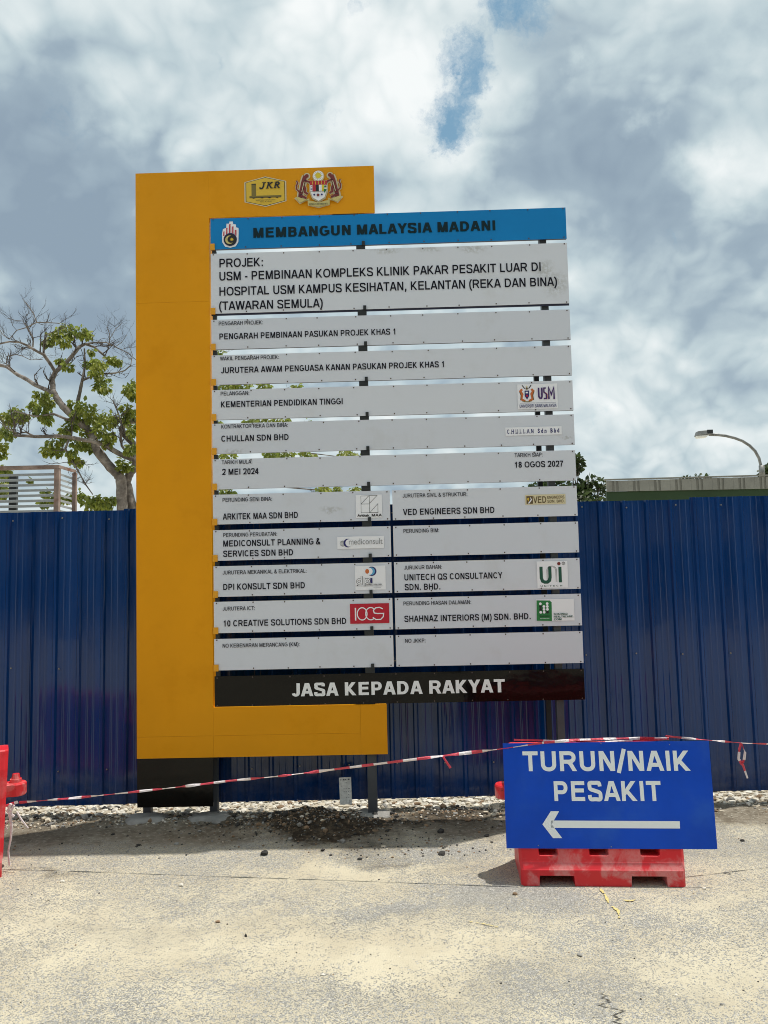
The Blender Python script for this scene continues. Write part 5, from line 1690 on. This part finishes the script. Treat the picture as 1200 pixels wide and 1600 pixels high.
dense_tree('leafy_tree', 'dark leafy tree showing between the board and the grey roof', 862, 757, 30, 74, 40, 'leaf_dark', 150, 0.20,
           extra=[(902, 718, 7), (905, 726, 6), (898, 716, 6), (901, 735, 5), (925, 752, 9), (940, 754, 8), (915, 758, 9), (932, 766, 10), (943, 772, 8), (920, 772, 10), (908, 765, 9)])
dense_tree('leafy_tree', 'dark tree crown at the right edge beside the street lamp pole', 1236, 728, 34, 34, 22, 'leaf_dark', 60, 0.20)
dense_tree('leafy_tree', 'twiggy treetop just clearing the grey roof', 1085, 752, 36, 34, 16, 'leaf_dark', 34, 0.18, extra=[(1090, 746, 5), (1106, 748, 4), (1072, 750, 4)])

# ------------------------------------------------------------------ shed roof at the right
RY = 14.0
ra, rb = at(948, 751.5, RY), at(1200, 744.5, RY)
rc, rd_ = at(948, 768, RY), at(1200, 763.5, RY)
shed = empty('site_shed', (ra.x, RY, 0), 'long low shed with grey fascia and dark green band behind the fence at right', 'shed')
pxm = FPX / RY
wp = 33.2 / pxm
Z1, Z0 = ra.z, rc.z
for k in range(20):
    x = k * wp
    zz1 = Z1 + (rb.z - ra.z) * (x / (rb.x - ra.x)); zz0 = Z0 + (rd_.z - rc.z) * (x / (rb.x - ra.x))
    mb = MB(); g_ = 0.004
    for a, b_, dy, mi in ((0.0, 0.09, 0.0, 0), (0.09, 0.135, 0.012, 1), (0.135, 0.17, 0.0, 0), (0.17, 0.21, 0.012, 1), (0.21, wp - 0.002, 0.0, 0)):
        mb.box(x + a, x + b_, dy, 0.05, zz0, zz1 + random.uniform(-0.003, 0.003) * 0, mi)
    mb.build('fascia_panel', [M['fascia'], M['fascia_dark']], shed)
Lr = 20 * wp
mb = MB(); mb.box(-0.02, Lr, -0.015, 0.052, Z1 + 0.012, Z1 + 0.035); 
cap_ = mb.build('roof_capping', M['fascia'], shed); cap_.rotation_euler = (0, -math.atan2(rb.z - ra.z, rb.x - ra.x), 0)
mb = MB(); mb.box(0.25, Lr, 0.06, 0.7, Z1 - 0.10, Z1 - 0.02); mb.build('roof', M['fascia'], shed)
mb = MB(); mb.box(0.0, Lr, 0.03, 0.10, Z0 - 0.5, Z0 - 0.003); mb.build('band', M['green'], shed)
mb = MB(); mb.box(0.55, Lr, 0.3, 0.9, 0, Z0 - 0.52); mb.build('wall', M['wall'], shed)

# ------------------------------------------------------------------ street lamp
LY = 20.0
lb = at(1191, 745, LY); lz = lb.z; lb2 = Vector((lb.x, LY, 0))
lamp = empty('street_lamp', lb2, 'grey street lamp with curved arm and boxy head above the shed roof', 'street lamp')
mb = MB(); mb.tube([(0, 0, 0), (0, 0, lz)], [0.09, 0.07], 12); mb.tube([(0, 0, lz - 0.02), (0, 0, lz + 0.30)], [0.075, 0.07], 12); mb.build('pole', M['lamp_grey'], lamp, smooth=True)
arc = [at(x, y, LY) - lb2 for x, y in ((1191, 742), (1189, 728), (1186, 716), (1180, 705), (1171, 696), (1160, 689), (1148, 684.5), (1134, 681), (1122, 679.5), (1108, 679))]
mb = MB(); mb.tube(arc, 0.038, 8); mb.build('arm', M['lamp_grey'], lamp, smooth=True)
h0, h1 = at(1085.5, 678, LY) - lb2, at(1111, 676, LY) - lb2
mb = MB()
x0, x1, zc = h0.x, h1.x, h0.z
mb.hexa([(x0 + 0.02, -0.11, zc - 0.06), (x1, -0.11, zc - 0.03), (x1, 0.11, zc - 0.03), (x0 + 0.02, 0.11, zc - 0.06), (x0 + 0.06, -0.09, zc + 0.06), (x1, -0.09, zc + 0.09), (x1, 0.09, zc + 0.09), (x0 + 0.06, 0.09, zc + 0.06)])
mb.build('head', M['lamp_grey'], lamp, bevel=0.01)
mb = MB(); mb.box(x1 - 0.14, x1 + 0.004, -0.115, -0.095, zc - 0.01, zc + 0.085); mb.build('gear_cover', M['steel_dark'], lamp)
mb = MB()
mb.hexa([(x0 + 0.05, -0.07, zc - 0.12), (x1 - 0.16, -0.07, zc - 0.11), (x1 - 0.16, 0.07, zc - 0.11), (x0 + 0.05, 0.07, zc - 0.12), (x0 + 0.02, -0.10, zc - 0.065), (x1 - 0.10, -0.10, zc - 0.05), (x1 - 0.10, 0.10, zc - 0.05), (x0 + 0.02, 0.10, zc - 0.065)])
mb.build('diffuser', M['lamp_white'], lamp, bevel=0.01)

# ------------------------------------------------------------------ rusty slatted enclosure at the left
CY = 9.0
c_tr = at(90, 727, CY); c_br = at(90, 800, CY)
far = at(117, 734, CY + 0.42)
base = Vector((c_tr.x, CY, 0))
cage = empty('slatted_enclosure', base, 'rusty steel frame with pale horizontal metal slats showing above the fence at left', 'enclosure')
Zt = c_tr.z
W_ = 2.4; D_ = far.y - CY; fx = far.x - c_tr.x
fz = far.z - Zt
mb = MB(); mb.box(-0.028, 0.028, -0.028, 0.028, 0, Zt - 0.045); mb.build('corner_post', M['rust'], cage)
mb = MB(); mb.box(fx - 0.022, fx + 0.022, D_ - 0.022, D_ + 0.022, 0, Zt - 0.035); mb.build('corner_post', M['rust'], cage)
mb = MB(); mb.box(-W_ - 0.03, -W_ + 0.03, -0.03, 0.03, 0, Zt - 0.045); mb.build('corner_post', M['rust'], cage)
bkx = (at(21, 760, CY + D_) - base).x
mb = MB(); mb.box(bkx - 0.045, bkx + 0.045, D_ - 0.02, D_ + 0.03, 0, Zt - 0.04); mb.build('back_post', M['steel_dark'], cage)
mb = MB(); mb.box(-W_ - 0.03, 0.03, -0.03, 0.03, Zt - 0.043, Zt); mb.build('top_rail', M['rust'], cage)
mb = MB(); mb.hexa([(0.032, -0.03, Zt - 0.04), (0.032, 0.03, Zt - 0.04), (fx - 0.0, D_ + 0.03, Zt - 0.033), (fx + 0.03, D_ - 0.03, Zt - 0.033), (0.032, -0.03, Zt - 0.002), (0.032, 0.03, Zt - 0.002), (fx - 0.0, D_ + 0.03, Zt - 0.001), (fx + 0.03, D_ - 0.03, Zt - 0.001)]); mb.build('top_rail', M['rust'], cage)
dzs = 8.3 / (FPX / CY)
for k in range(14):
    z = Zt - 0.105 - k * dzs
    mb = MB()
    mb.hexa([(-W_ + 0.03, -0.012, z - 0.018), (-0.03, -0.012, z - 0.018), (-0.03, 0.020, z - 0.006), (-W_ + 0.03, 0.020, z - 0.006),
             (-W_ + 0.03, -0.008, z + 0.006), (-0.03, -0.008, z + 0.006), (-0.03, 0.024, z + 0.018), (-W_ + 0.03, 0.024, z + 0.018)])
    mb.build('slat', M['slat'], cage)
    mb = MB()
    mb.hexa([(0.03, 0.03, z - 0.016), (fx - 0.02, D_ - 0.02, z - 0.016), (fx - 0.035, D_ - 0.01, z - 0.006), (0.0, 0.03, z - 0.006),
             (0.03, 0.03, z + 0.010), (fx - 0.02, D_ - 0.02, z + 0.010), (fx - 0.035, D_ - 0.01, z + 0.018), (0.0, 0.03, z + 0.018)])
    mb.build('slat', M['slat'], cage)

# ------------------------------------------------------------------ building across the road, behind the camera: it is what the glossy sheets reflect
bld = empty('hospital_building', (0, -16, 0), 'long low hospital block across the road, reflected in the blue fence', 'building')
mb = MB(); mb.box(-30, 30, -8, 0, 0, 9); mb.build('wall', M['wall'], bld)
for fl in range(3):
    for k in range(-14, 15):
        mb = None
        if 'wm' not in globals():
            q_ = MB(); q_.box(-0.8, 0.8, 0, 0.04, 0, 1.6); wo_ = q_.build('window', M['wall_dark'], bld); wm = wo_.data
        else:
            wo_ = link('window', wm, bld)
        wo_.location = (k * 2.05, 0.002, 0.9 + fl * 2.9)
mb = MB(); mb.box(-31, 31, -9, 1.8, 9.0, 9.3); mb.build('roof', M['fascia'], bld)
print('DONE')
